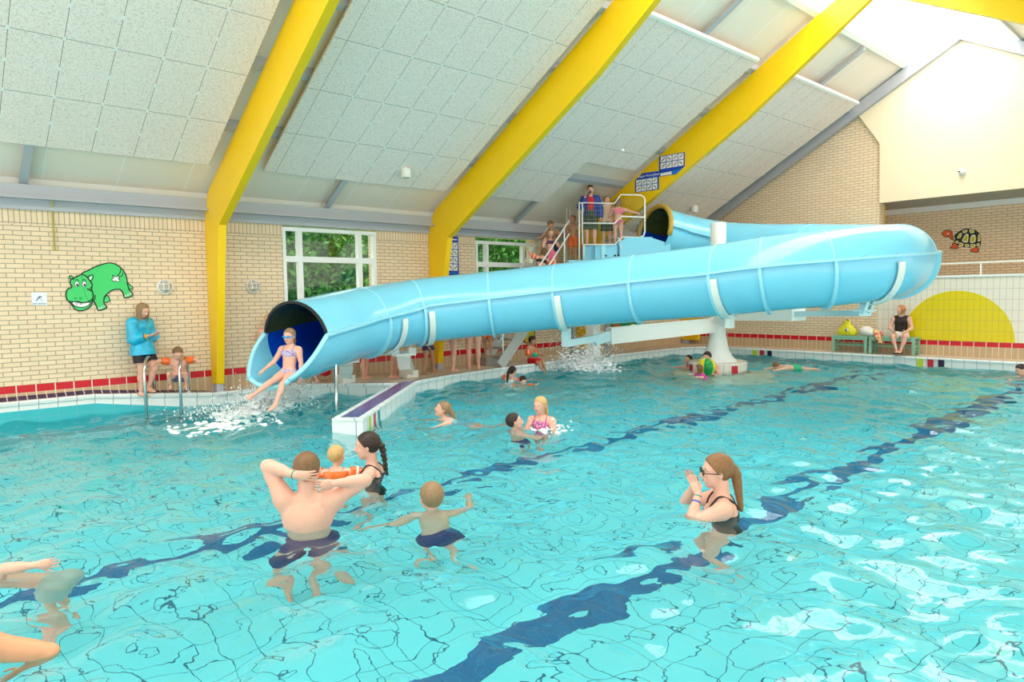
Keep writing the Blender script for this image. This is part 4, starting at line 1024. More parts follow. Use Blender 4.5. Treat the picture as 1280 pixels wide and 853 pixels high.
# --- girl leaving the slide
p = AT(361, 466, 10.35)
person('girl with blue goggles and lilac bikini shooting out of the slide', p, anchor='pelvis', face=212, H=1.38, kid=.45, lean=(-.02, -.16, 1), look=(-.05, 1, -.15),
       aL=((-.22, .12, -1), (-.05, .25, -1)), aR=((.42, .40, -.85), (.35, .75, -.5), (0, 0, -1), .4), lL=((-.06, .95, -.36), (.0, .55, -.85), (0, .9, -.3)), lR=((.10, .95, -.28), (.22, .85, -.42), (0, .9, -.2)), hair=('braid', h_sandy),
       clothes=[cl_band(m_lil), cl_brief(m_lil), goggles, bracelet(m_yband, 'R', .024)], skin=m_skinp, h=.008)
p = (5.02, 12.28, 0)
person('child half hidden behind the open end of the slide', p, face=cd(p)-10, H=1.34, kid=.5, hair=('short', h_blond), clothes=[cl_shorts(m_trk)], skin=m_skinp, h=.011)
# --- people whose legs show under the slide
p = (6.0, 12.08, .20)
person('crouching child under the slide beside the white pedestal', p, anchor='pelvis', face=150, H=1.1, kid=.8, lean=(0, .5, .85), lL=((-.15, .9, .25), (0, -.35, -1)), lR=((.15, .95, .12), (0, -.45, -.9)), aL=((-.1, .6, -.8), (0, .5, -.8)), aR=((.1, .6, -.8), (0, .5, -.8)), hair=('short', h_brown), clothes=[cl_shorts(m_rdsh, .4)], h=.011)
def stand(label, x, y, face, H, kid, cl, lL, lR, skin=m_skin, hair=('short', h_brown), z=0, **k):
    return person(label, (x, y, z), face=face, H=H, kid=kid, clothes=cl, lL=lL, lR=lR, skin=skin, hair=hair, h=.011, **k)
stand('child standing just right of the first pedestal under the slide', 6.82, 12.0, -30, 1.42, .4, [cl_brief(m_navy)], ((-.1, .1, -1), (0, -.1, -1)), ((.12, -.1, -1), (0, -.05, -1)), m_skinp, ('pony', h_blond))
stand('person in black shorts standing behind the jetty under the slide', 7.32, 11.72, -35, 1.55, .1, [cl_shorts(m_blk2, .60, .014)], ((-.02, .1, -1), (0, -.08, -1)), ((.02, -.06, -1), (0, -.1, -1)), m_skinp)
stand('child in dark patterned trunks standing wide-legged under the slide', 8.12, 11.72, -60, 1.28, .7, [cl_shorts(m_trk, .38)], ((-.28, .2, -1), (-.2, -.1, -1)), ((.28, .1, -1), (.15, -.15, -1)), m_skint, aR=((.3, .1, -1), (-.2, .5, -1)))
stand('person with crossed bare legs waiting under the middle of the slide', 8.78, 11.72, -50, 1.55, .1, [cl_brief(m_blk2, .01)], ((.10, .0, -1), (-.14, -.1, -1)), ((-.08, .1, -1), (.05, -.1, -1)), m_skinp, ('pony', h_brown))
stand('broad-legged adult standing left of the stair foot', 9.38, 11.78, 60, 1.6, 0, [cl_suit(m_navy)], ((-.04, .05, -1), (0, -.08, -1)), ((.05, -.05, -1), (0, -.08, -1)), m_skinp, ('bun', h_brown), fat=1.12, bust=1)
stand('tanned child standing on the grey step beside the stair', 10.02, 12.05, 200, 1.15, .8, [cl_shorts(m_orsh, .35)], ((-.12, .12, -1), (0, -.1, -1)), ((.12, -.1, -1), (0, -.1, -1)), m_skint, z=.2)
# --- boy sitting on the pool edge
p = (11.05, 11.66, .075)
person('boy in red shorts sitting on the pool edge with orange armbands', p, anchor='pelvis', face=-72, H=1.15, kid=.9, lean=(0, -.12, 1), look=(-.25, .9, -.3), aL=((-.3, .3, -.9), (.1, .9, -.1)), aR=((.4, .15, -.9), (.1, .9, -.1)), lL=((-.1, .95, -.18), (-.0, .35, -1)), lR=((.1, .95, -.18), (.05, .45, -.9)),
       hair=('short', h_dark), clothes=[cl_shorts(m_rdsh, .7), cl_armbands(m_orange, None, .62, .062, .34)], skin=m_skint, h=.01)
m = MB(); J = PEOPLE['boy in red shorts sitting on the pool edge with orange armbands']; m.ell(J['pcR']+np.array([.0, -.02, .04]), (.07, .07, .06), 12, 8); tag(m.build('toy_ball', mat('green_toy', (.02, .45, .25), .4)), 'small green toy ball held by the boy in red shorts', 'ball')
# --- child plunging in
p = WP(738, 455)+np.array([0, 0, .02])
person('child plunging into the water amid a white splash', p, anchor='pelvis', face=20, H=1.2, kid=.7, lean=(0, .8, .15), look=(0, 1, -.3), aL=((-.3, .7, .6), (-.1, .7, .6)), aR=((.3, .7, .5), (.1, .7, .5)), lL=((-.2, -.8, -.15), (-.2, -.9, .1), (0, -.9, .2)), lR=((.3, -.8, -.15), (.2, -.9, .1), (0, -.9, .2)), hair=('short', h_sandy), clothes=[cl_shorts(m_navy)], skin=m_skinp, h=.011)
# --- small swimmers in front of the edge
p = AT(641, 463, 14.3)
person('girl with black ponytail and coral armbands near the pool edge', p, anchor='head', face=10, H=1.1, kid=.9, lean=(0, .25, 1), look=(.3, 1, -.1), aL=((-1, .3, .15), (-.3, .8, .2)), aR=((1, .4, -.1), (.3, .9, 0)), hair=('pony', h_dark), clothes=[cl_suit(m_wb), cl_armbands(m_coral, None, .5, .062, .34)], skin=m_skin, h=.01, lL=((-.1, -.3, -1), (0, -.5, -.8)), lR=((.1, -.2, -1), (0, -.4, -.8)))
p = AT(653, 474, 13.7)
person('dark-haired child with orange armbands and pink flower collar in water', p, anchor='head', face=235, H=1.0, kid=1, lean=(0, .3, 1), look=(-.3, 1, -.5), aL=((-1, .3, .2), (-.3, .8, .3)), aR=((1, .4, .1), (.3, .9, 0)), hair=('bun', h_dark), clothes=[cl_suit(patt('pink_flower', (.85, .3, .45), (.85, .8, .8), 40)), cl_armbands(m_orange, None, .5, .058, .34)], skin=m_skin, h=.01)
p = AT(543, 517, 9.75)
person('girl with wet ponytail swimming to the left, chin up', p, anchor='head', face=150, H=1.38, kid=.5, lean=(0, .75, .55), look=(0, 1, .25), hup=(0, -.2, 1), aL=((-.5, .8, -.2), (-.2, .9, -.1)), aR=((.5, .8, -.2), (.3, .9, 0)), lL=((-.1, -.9, -.35), (-.1, -.9, -.1), (0, -.9, -.4)), lR=((.1, -.8, -.55), (.1, -.9, -.2), (0, -.9, -.4)), hair=('pony', h_sandy), clothes=[cl_suit(mat('pale_teal_swimsuit', (.3, .5, .55), .5))], skin=m_skinp, h=.008)
p = AT(642, 526, 9.05)
person('dark-haired boy with only his head above water, facing the girl', p, anchor='head', face=-28, H=1.32, kid=.6, lean=(0, -.15, 1), look=(.1, 1, .25), aL=((-.5, .8, -.4), (.1, 1, .1)), aR=((.5, .8, -.4), (.0, 1, .1)), hair=('short', h_dark), clothes=[cl_shorts(m_navy)], skin=m_skinp, h=.008)
p = AT(677, 505, 9.2)
person('blond girl in pink patterned bikini rising from the water', p, anchor='head', face=205, H=1.36, kid=.5, lean=(0, 0, 1), look=(.25, 1, -.08), aL=((-.35, .3, -1), (.2, .9, -.4)), aR=((.3, .6, -.8), (.1, 1, -.2)), hair=('pony', h_blond), clothes=[cl_band(m_pkp, .52, .86), cl_brief(m_pkp)], skin=m_skinp, h=.008)
# --- group at the column
p = AT(856, 452, 16.4)
person('boy swimming towards the island with arms reaching forward', p, anchor='head', face=160, H=1.25, kid=.7, lean=(0, .7, .6), look=(-.2, 1, .1), hup=(0, 0, 1), aL=((-.3, .9, -.1), (-.1, 1, 0)), aR=((.3, .9, -.1), (0, 1, 0)), lL=((-.1, -.9, -.3), (0, -.9, -.2), (0, -.9, -.3)), lR=((.1, -.9, -.3), (0, -.9, -.2), (0, -.9, -.3)), hair=('short', h_dark), clothes=[cl_shorts(m_navy)], skin=m_skinp, h=.011)
p = AT(885, 446, 15.1)
person('dark-haired woman holding a beach ball beside the white island', p, anchor='head', face=200, H=1.6, fat=1.15, bust=1.1, lean=(0, .1, 1), look=(.25, 1, -.25), aL=((-.4, .5, -.6), (.5, .9, .35)), aR=((.4, .5, -.7), (-.4, .9, .35)), hair=('bun', h_dark), clothes=[cl_suit(m_blk2)], skin=m_skinp, h=.011)
m = MB(); bc = AT(883, 459, 14.6)
mb_ = [mat('ball_yellow', (.85, .62, .02), .3), mat('ball_green', (.0, .30, .06), .3)]
n_ = 24
for k in range(n_):
    a0 = 2*PI*k/n_; V = []; 
    for i in range(13):
        th = PI*i/12
        for a in (a0, a0+2*PI/n_): V.append(bc+.20*np.array([math.sin(th)*math.cos(a+.3), math.sin(th)*math.sin(a+.3), math.cos(th)]))
    m.add(V, [(2*i, 2*i+1, 2*i+3, 2*i+2) for i in range(12)], (k//4) % 2, True)
tag(m.build('beach_ball', mb_, uvmode=None), 'green and yellow striped beach ball held against the woman', 'ball')
p = AT(871, 461, 14.2)
person('toddler with hot pink armbands floating in front of beach ball', p, anchor='head', face=140, H=.95, kid=1, lean=(0, .5, .8), look=(.1, 1, -.1), aL=((-1, .3, -.1), (-.3, .8, .1)), aR=((1, .2, -.1), (.4, .9, 0)), hair=('bob', h_brown), clothes=[cl_suit(m_pnk2), cl_armbands(m_pnk2, None, .45, .065, .36)], skin=m_skin, h=.01)
p = AT(992, 460, 15.4)
person('swimmer in green shorts floating face down in the water', p, anchor='pelvis', face=150, H=1.05, kid=.7, lean=(0, 1, .04), look=(0, .6, -1), aL=((-.3, 1, -.1), (0, 1, -.1)), aR=((.3, 1, -.1), (0, 1, -.1)), lL=((-.08, -1, -.1), (-.05, -1, -.05), (0, -.9, -.3)), lR=((.08, -1, -.15), (.05, -1, -.1), (0, -.9, -.3)), hair=('short', h_brown), clothes=[cl_shorts(mat('green_shorts', (.03, .45, .22), .5))], skin=m_skin, h=.011)
p = AT(1277, 461, 13.6)
person('dark-haired swimmer cut off at the right edge of the pool', p, anchor='head', face=130, H=1.3, kid=.5, lean=(0, .4, .9), aL=((-.4, .9, -.1), (-.1, 1, 0)), aR=((.4, .9, -.2), (0, 1, 0)), hair=('short', h_dark), clothes=[cl_shorts(m_navy)], skin=m_skinp, h=.011)
# --- woman on the bench
p = (18.33, 6.12, .50)
person('woman in black top and white shorts sitting on the green bench', p, anchor='pelvis', face=192, H=1.47, fat=1.15, bust=1.0, lean=(0, .02, 1), look=(.85, .8, .05), aL=((-.35, .22, -1), (.55, .85, -.35)), aR=((.35, .22, -1), (-.5, .85, -.35)), lL=((-.16, 1, -.05), (.26, .22, -1)), lR=((.18, 1, -.05), (-.30, .15, -1)), hair=('bob', h_red),
       clothes=[cl_shirt(m_blkt, .014, .05, 0, 'tank_top'), cl_shorts(m_wsh, .62, .014, .2, 'shorts')], skin=m_skinp, h=.010)
J = PEOPLE['woman in black top and white shorts sitting on the green bench']
for n in 'LR':
    m = MB(); a = J['an'+n]; f_ = J['Fw']; m.bar(a-f_*.06-np.array([0, 0, .045]), a+f_*.18-np.array([0, 0, .055]), .085, .02); m.tube([a+f_*.09+J['Rt']*.045-np.array([0, 0, .05]), a+f_*.09+np.array([0, 0, .012]), a+f_*.09-J['Rt']*.045-np.array([0, 0, .05])], .012, 6); m.tube([a+J['Rt']*.04-np.array([0, 0, .04]), a-f_*.03+np.array([0, 0, .0]), a-J['Rt']*.04-np.array([0, 0, .04])], .012, 6); m.build('sandal', m_black, J['body'], uvmode=None)
# --- foreground bathers
p = (2.30, 5.02, ZB)
person('man standing waist-deep with hands clasped behind his head', p, face=62, H=1.77, hs=1.22, fat=1.28, look=(.12, 1, -.10), aL=((-.40, .18, .87), (.84, -.52, -.20), (.1, 1, .1), .45, (.97, -.1, -.12)), aR=((.86, .14, .40), (-.90, -.42, .10), (-.1, 1, .1), .45, (-.98, -.08, -.02)),
       lL=((-.13, .12, -1), (-.02, -.16, -1)), lR=((.11, .10, -1), (.02, -.14, -1)), hair=('buzz', h_brown), clothes=[cl_shorts(m_navy, .62, .014, .22), bracelet(m_gband, 'L', .030, .93, .006)], skin=m_skinp, h=.0065)
p = (3.44, 5.98, ZB)
person('woman with long wet dark braid turning to the small child', p, face=140, H=1.62, hs=1.25, bust=1, look=(-.05, 1, -.1), aL=((-.4, .7, -.55), (-.25, 1, -.05)), aR=((.75, .15, -.62), (.75, .1, .05)), hair=('braid', h_dark), clothes=[cl_suit(m_blk2, hi=.80)], skin=m_skinp, h=.007)
p = AT(420, 567, 6.95)
person('small blond child in orange armbands beside the dark-haired woman', p, anchor='head', face=55, H=1.1, kid=1, lean=(0, .1, 1), look=(.4, 1, .0), aL=((-1, .2, -.3), (-.4, .8, -.3)), aR=((1, .25, -.3), (.5, .8, -.1)), hair=('short', h_blond), clothes=[cl_suit(m_orange, .018, .95), cl_armbands(m_orange, m_wb, .48, .075, .40)], skin=m_skin, h=.0075)
p = AT(540, 619, 5.75)
person('boy in navy shorts treading water, seen from behind', p, anchor='head', face=60, H=1.36, hs=1.18, kid=.6, lean=(0, .12, 1), look=(-.25, 1, -.05), aL=((-.75, .05, -.75), (-.85, .3, -.25), (0, 0, -1), .3), aR=((.8, .5, .02), (.1, .8, .35), (0, 1, 0), .3), lL=((-.15, .35, -1), (0, -.4, -1)), lR=((.35, .2, -.8), (.3, -.5, -.8)), hair=('short', h_sandy), clothes=[cl_shorts(m_navy, .62, .014)], skin=m_skin, h=.0065)
p = (4.98, 2.97, ZB)
person('woman with glasses and reddish ponytail clapping her raised hands', p, face=128, H=1.72, hs=1.22, fat=1.20, bust=1.1, lean=(0, .04, 1), look=(-.1, 1, -.06), lL=((-.05, .45, -1), (0, -.5, -1)), lR=((.05, .45, -1), (0, -.5, -1)), aL=((-.15, .90, -.38), (.50, -.28, .85), (.9, .2, 0), .2, (.3, .35, .9)), aR=((.15, .90, -.30), (-.55, -.25, .85), (-1, .2, 0), .2, (-.25, .35, .9)), hair=('pony', h_auburn), clothes=[cl_suit(m_blk2, hi=.74), glasses(m_black), bracelet(m_gband, 'L', .028, .93, .006), bracelet(m_bband, 'L', .030, .74, .008, 'key_strap')], skin=m_skinp, h=.0065)
# swimmers cut by the left edge
p = WP(72, 752, -.42)
person('pale swimmer at left edge lifting one arm out of the water', p, anchor='pelvis', face=140, H=1.5, kid=.3, lean=(0, 1, .14), look=(0, 1, -.3), aR=((.3, .9, -.2), (0, 1, 0)), aL=((-.05, -.60, .80), (.0, -1, .10)), lL=((-.1, .2, -1), (0, -.1, -1)), lR=((.1, .3, -1), (0, -.1, -1)), hair=('short', h_dark), clothes=[cl_shorts(mat('pale_shorts', (.45, .48, .42), .6))], skin=m_skinp, h=.008)
p = AT(-90, 756, 3.3)
person('ruddy swimmer at bottom left corner, shoulder and elbow showing', p, anchor='head', face=84, H=1.75, fat=1.25, lean=(0, .12, 1), look=(0, 1, -.1), aR=((.92, .0, -.42), (-.45, .35, -.75)), hair=('short', h_brown), clothes=[cl_shorts(m_navy)], skin=m_skinr, h=.008)
# --- on the slide platform and stairs
zp = 2.77
def plp(px_, d_, z): e = (px_-640)/F_PX*d_; return PL(e, d_, z)
p = plp(739, 16.55, zp)
person('lifeguard in blue jacket and red shirt speaking into microphone', p, face=226, H=1.42, fat=1.15, look=(.05, 1, -.1), aR=((.45, .45, -.85), (-.55, .35, .95), (0, 0, 1), 1.2), aL=((-.3, .1, -1), (-.05, .25, -1)), hair=('short', h_dark), clothes=[cl_shirt(m_rsh, .012, .05, .3, 'shirt'), cl_shorts(m_gsh, .95, .022, .25, 'shorts')], skin=m_skinp, h=.009)
J = PEOPLE['lifeguard in blue jacket and red shirt speaking into microphone']
H_ = J['H']; Pj = sel(J, ('chest', 'waist', 'pelvis'))+[cap(J['sh'+n], J['el'+n], H_*.042, H_*.038, k=.03) for n in 'LR']+[cap(J['el'+n], J['el'+n]+(J['wr'+n]-J['el'+n])*.85, H_*.038, H_*.030, k=.02) for n in 'LR']
fr_ = J['fc']; V, F_ = field_mesh(Pj, .009, e=.026, clips=[(J['pel']-np.array([0, 0, .08]), (0, 0, -1))], cuts=[Prim('c', J['pel']+fr_*.15-np.array([0, 0, .2]), J['cn']+fr_*.13+np.array([0, 0, .05]), .095, .085), cap(J['cn'], J['hc'], .06, .09)]); mesh_obj('jacket', V, F_, m_gjk, J['body'])
m = MB(); mc = J['pcR']+np.array([0, 0, .03]); tq = J['hc']-J['hu']*.05+J['lk']*.11; m.tube([mc-(tq-mc)*.5, tq], .013, 8); m.ell(tq, (.024, .024, .024), 10, 8); tag(m.build('microphone', m_black, uvmode=None), 'black microphone held to the mouth of the lifeguard', 'microphone')
p = plp(759, 16.75, zp)
person('boy in dark green shorts on the platform holding a peach towel', p, face=226, H=1.22, kid=.6, look=(-.1, 1, -.05), aR=((.35, .3, -.9), (-.35, .6, .75), (0, 0, 1), .6), aL=((-.3, .35, -.9), (.35, .6, .6), (0, 0, 1), .6), hair=('short', h_sandy), clothes=[cl_shorts(m_gsh, .8, .016)], skin=m_skinp, h=.010)
J = PEOPLE['boy in dark green shorts on the platform holding a peach towel']
tw_c = J['pel']+J['us']*.22+J['fc']*.11
V, F_ = field_mesh([cap(tw_c+J['rc']*.06+np.array([0, 0, .18]), tw_c+J['rc']*.09-np.array([0, 0, .22]), .05, .06, k=.05), cap(tw_c-J['rc']*.06+np.array([0, 0, .16]), tw_c-J['rc']*.08-np.array([0, 0, .22]), .05, .06, k=.05), cap(tw_c+np.array([0, 0, .14]), tw_c-np.array([0, 0, .2]), .05, .055, k=.05)], .010)
tag(mesh_obj('towel', V, F_, mat('peach_towel', (.88, .55, .38), .9, bump=.8, nscale=30), None), 'peach towel draped against the front of the boy on the platform', 'towel')
p = plp(773, 16.45, zp)
person('girl in pink frilled bikini on the platform, seen from behind', p, face=38, H=1.14, kid=.8, look=(-.1, 1, -.1), aR=((.95, .15, -.3), (.95, .15, -.25)), aL=((-.5, .3, -.8), (.3, .8, .2)), hair=('bob', h_sandy), clothes=[cl_band(m_pnk, .55, .88, .02), cl_brief(m_pnk, .01)], skin=m_skinp, h=.009)
p = plp(717, 16.9, 2.41)
person('tanned child in orange shorts waiting at the top of the stair', p, face=200, H=1.15, kid=.7, hair=('short', h_brown), clothes=[cl_shorts(m_orsh, .7)], skin=m_skint, h=.010)
def step(t): i = min(11, max(1, round(t*11.5-.6)+1)); tt = (i-.4)/11.5; return tt, ZL*i/12
tt, z = step(.92); p = ST(tt, .45, z)
person('brown-haired boy leaning over the stair handrail', p, face=215, H=1.2, kid=.7, lean=(.1, .15, 1), look=(-.2, .8, -.5), aL=((-.5, .5, -.6), (.2, .8, -.3)), aR=((.5, .4, -.6), (.2, .9, 0)), hair=('short', h_brown), clothes=[cl_shorts(m_navy, .5)], skin=m_skint, h=.010)
tt, z = step(.80); p = ST(tt, .35, z)
person('long-haired girl in pink shorts climbing the stair', p, face=250, H=1.2, kid=.7, look=(.2, .9, -.4), aL=((-.4, .3, -.8), (-.1, .8, .1)), aR=((.4, .2, -.8), (.3, .8, -.1)), lL=((-.05, .4, -1), (0, -.3, -1)), hair=('long', h_sandy), clothes=[cl_band(m_trk), cl_shorts(m_pnk, .5)], skin=m_skinp, h=.010)
tt, z = step(.62); p = ST(tt, .30, z)
person('girl with orange and white armbands low on the stair', p, face=60, H=1.15, kid=.8, lean=(.25, .1, 1), look=(.5, .8, -.4), aL=((-.75, .2, .25), (-.1, .5, .5)), aR=((.7, .1, -.6), (.8, .5, .1)), hair=('bob', h_brown), clothes=[cl_band(m_blk2), cl_brief(m_blk2), cl_armbands(m_orange, m_wb, .5, .065, .36)], skin=m_skinp, h=.010)
# ================================================================= PICTURES, SIGNS, FITTINGS, FURNITURE
def ray_(x, y): return CF+(x-640)/F_PX*CR-(y-426.5)/F_PX*CU
def onp(x, y, axis, val):
    d = ray_(x, y); o = np.array([0, 0, CAM_Z]); return o+d*((val-o[axis])/d[axis])
def smooth_poly(pts, n=4): 
    P = [np.array(p, float) for p in pts]; N = len(P); out = []
    for i in range(N):
        a, b, c, d = P[i-1], P[i], P[(i+1) % N], P[(i+2) % N]
        for k in range(n):
            t = k/n; out.append(.5*((2*b)+(c-a)*t+(2*a-5*b+4*c-d)*t*t+(3*b-3*c+d-a)*t**3))
    return out
class Plate:
    """flat shapes mounted on a wall plane; coordinates given as zoomed-drawing units"""
    def __init__(s, x0, y0, sc, axis, val, sgn): s.x0, s.y0, s.sc, s.axis, s.val, s.sgn = x0, y0, sc, axis, val, sgn
    def p(s, u, v, off=0): q = onp(s.x0+u/s.sc, s.y0+v/s.sc, s.axis, s.val); q[s.axis] += s.sgn*off; return q
    def fill(s, pts, name, m, parent, off, th=.006, smooth=4):
        P = smooth_poly(pts, smooth) if smooth else pts
        A = [s.p(u, v, off) for u, v in P]; B = [s.p(u, v, off+th) for u, v in P]; n = len(A); mb = MB()
        import mathutils
        mb.add(A+B, [tuple(range(n)), tuple(range(n, 2*n))]+[(i, (i+1) % n, n+(i+1) % n, n+i) for i in range(n)])
        return mb.build(name, m, parent, uvmode=None)
    def line(s, pts, name, m, parent, off, w=.009, closed=False, smooth=4):
        P = (smooth_poly(pts, smooth) if closed else spline([np.array(p, float) for p in pts], smooth)) if smooth else pts
        mb = MB(); mb.tube([s.p(u, v, off) for u, v in P], w, 6, closed=closed); return mb.build(name, m, parent, uvmode=None)
m_hg = mat('hippo_green', (.06, .62, .16), .5); m_out = mat('black_outline', (.01, .015, .01), .5); m_pw = mat('paint_white', (.88, .84, .86), .5); m_pr = mat('paint_orange_red', (.80, .11, .015), .5); m_py = mat('paint_shell_yellow', (.62, .50, .03), .5); m_pc = mat('paint_cream', (.88, .82, .55), .5)
pl = Plate(60, 310, 9.14, 1, WY, -1)
hp = thing('hippo_mural', 'green cartoon hippo figure mounted on the brick wall', 'wall figure', tuple(pl.p(560, 720)))
body = [(385, 300), (450, 262), (560, 208), (690, 172), (780, 192), (850, 250), (890, 320), (905, 400), (925, 480), (965, 520), (955, 552), (875, 572), (858, 520), (820, 475), (740, 482), (680, 520), (640, 570), (640, 640), (668, 668), (655, 695), (580, 715), (560, 690), (545, 650), (515, 608), (490, 620), (430, 560), (400, 420)]
pl.fill(body, 'body', m_hg, hp, .004); pl.line(body, 'body_outline', m_out, hp, .010, closed=True)
for poly, nm in (([(905, 395), (940, 430), (968, 450), (960, 470), (930, 475), (912, 440)], 'hind_foot'), ([(650, 560), (680, 545), (703, 585), (698, 610), (645, 628), (636, 600)], 'front_foot')):
    pl.fill(poly, nm, m_hg, hp, .002); pl.line(poly, nm+'_outline', m_out, hp, .008, .007, True)
head = [(300, 345), (380, 305), (440, 330), (470, 370), (500, 420), (495, 470), (512, 540), (500, 620), (470, 680), (380, 718), (310, 700), (262, 640), (215, 590), (203, 520), (225, 470), (268, 452), (250, 400), (262, 360)]
pl.fill(head, 'head', m_hg, hp, .012); pl.line(head, 'head_outline', m_out, hp, .018, closed=True)
for poly in ([(248, 350), (240, 328), (262, 318), (290, 345), (285, 360)], [(450, 335), (490, 310), (512, 320), (500, 365), (470, 372)]):
    pl.fill(poly, 'ear', m_hg, hp, .012); pl.line(poly, 'ear_outline', m_out, hp, .018, .007, True)
pl.fill([(470, 345), (492, 325), (502, 330), (490, 360), (476, 362)], 'inner_ear', m_pw, hp, .019, .003)
for cx_ in (326, 410):
    el_ = [(cx_+26*math.cos(a), 415+32*math.sin(a)) for a in np.linspace(0, 2*PI, 14, endpoint=False)]
    pl.fill(el_, 'eye', m_pw, hp, .020, .003); pl.line(el_, 'eye_outline', m_out, hp, .023, .004, True)
    pl.fill([(cx_+4+12*math.cos(a), 425+14*math.sin(a)) for a in np.linspace(0, 2*PI, 10, endpoint=False)], 'pupil', m_out, hp, .024, .003)
    pl.line([(cx_-22, 372), (cx_, 362), (cx_+22, 376)], 'brow', m_out, hp, .02, .006)
pl.line([(440, 468), (500, 500), (512, 560), (480, 605), (400, 628), (320, 618), (240, 610)], 'muzzle_line', m_out, hp, .02)
pl.fill([(272, 622), (340, 612), (400, 628), (475, 622), (455, 660), (380, 680), (300, 660)], 'mouth', m_pw, hp, .020, .003); pl.line([(272, 622), (340, 612), (400, 628), (475, 622), (455, 660), (380, 680), (300, 660)], 'mouth_outline', m_out, hp, .023, .006, True)
for x in (312, 360): pl.line([(x, 632), (x+12, 645), (x+26, 634)], 'tooth', m_out, hp, .024, .004)
for x in (310, 370): pl.line([(x+12*math.cos(a), 578+9*math.sin(a)) for a in np.linspace(0, 2*PI, 10, endpoint=False)], 'nostril', m_out, hp, .019, .003, True)
pl.fill([(735, 310), (765, 330), (800, 325), (815, 345), (800, 355), (818, 375), (795, 390), (770, 378), (745, 382), (725, 360), (745, 345)], 'tail_tip', m_pw, hp, .011, .003); pl.line([(735, 310), (765, 330), (800, 325), (815, 345), (800, 355), (818, 375), (795, 390), (770, 378), (745, 382), (725, 360), (745, 345)], 'tail_outline', m_out, hp, .014, .005, True)
pl.line([(828, 235), (822, 280), (790, 320)], 'tail', m_out, hp, .012, .006); pl.line([(855, 280), (845, 315), (805, 340)], 'tail', m_out, hp, .012, .006)
pl.line([(540, 540), (530, 590), (512, 615)], 'neck_line', m_out, hp, .012, .007); pl.line([(500, 395), (497, 440), (470, 475)], 'cheek_line', m_out, hp, .02, .006)
for x, y in ((580, 697), (610, 688), (640, 672), (880, 555), (910, 545), (940, 528)): pl.line([(x-8, y+8), (x, y-12), (x+12, y+4)], 'toe', m_pw, hp, .012, .006)

pt = Plate(1160, 230, 6.56, 0, 20.6, -1)
tt_ = thing('turtle_mural', 'orange and yellow cartoon turtle figure on the gallery wall', 'wall figure', tuple(pt.p(280, 560)))
shell_ = [(207, 440), (235, 405), (290, 372), (345, 368), (400, 385), (432, 425), (435, 480), (425, 512), (370, 522), (300, 520), (240, 498), (212, 470)]
pt.fill(shell_, 'shell', m_out, tt_, .004)
for poly in ([(240, 445), (258, 408), (278, 405), (270, 440)], [(285, 385), (325, 378), (315, 400), (290, 403)], [(340, 378), (375, 378), (378, 400), (350, 405)], [(280, 465), (305, 418), (332, 412), (328, 475), (300, 480)], [(345, 478), (355, 425), (388, 420), (392, 470), (365, 485)], [(408, 470), (415, 415), (428, 425), (430, 465)], [(225, 470), (250, 468), (248, 490), (228, 485)], [(258, 480), (292, 490), (285, 512), (262, 505)], [(305, 495), (338, 497), (335, 518), (308, 516)], [(352, 496), (390, 496), (385, 520), (352, 520)], [(402, 490), (424, 488), (422, 510), (402, 512)], [(210, 435), (222, 440), (218, 462), (210, 455)]):
    pt.fill(poly, 'shell_plate', m_pc, tt_, .011, .003, 2); c_ = np.mean(poly, 0); pt.fill([tuple(c_+(np.array(q)-c_)*.65) for q in poly], 'plate_centre', m_py, tt_, .015, .002, 2)
for poly, nm in (([(118, 408), (135, 385), (175, 380), (198, 395), (200, 425), (212, 445), (200, 460), (175, 435), (135, 432)], 'head'), ([(205, 485), (235, 495), (248, 530), (190, 530), (185, 515), (200, 510)], 'front_leg'), ([(365, 532), (408, 518), (412, 560), (375, 560), (350, 550)], 'hind_leg')):
    pt.fill(poly, nm, m_pr, tt_, .006); pt.line(poly, nm+'_outline', m_out, tt_, .012, .008, True)
pt.fill([(158, 405), (170, 402), (172, 414), (160, 416)], 'eye', m_pw, tt_, .014)
for c0, m_, r_, lab, nm in (((781, 396), mat('paint_frog_green', (.01, .28, .13), .5), (23, 17), 'dark green cartoon frog painting on wall, mostly hidden behind the slide', 'frog_mural'), ((659, 418), m_py, (9, 11), 'yellow cartoon figure on the wall behind the stair stringer', 'duck_mural')):
    pf_ = Plate(0, 0, 1, 1, WY, -1); r0 = thing(nm, lab, 'wall figure', tuple(pf_.p(c0[0], c0[1]+r_[1])))
    e_ = [(c0[0]+r_[0]*math.cos(a), c0[1]+r_[1]*math.sin(a)) for a in np.linspace(0, 2*PI, 16, endpoint=False)]
    pf_.fill(e_, 'body', m_, r0, .004); pf_.line(e_, 'outline', m_out, r0, .01, .012, True)
    for s_ in (-1, 1):
        q = [(c0[0]+s_*r_[0]*.45+r_[0]*.2*math.cos(a), c0[1]+r_[1]*.75+r_[1]*.2*math.sin(a)) for a in np.linspace(0, 2*PI, 10, endpoint=False)]; pf_.fill(q, 'eye' if nm[0] == 'f' else 'foot', m_pr if s_ < 0 else m_pc, r0, .012)

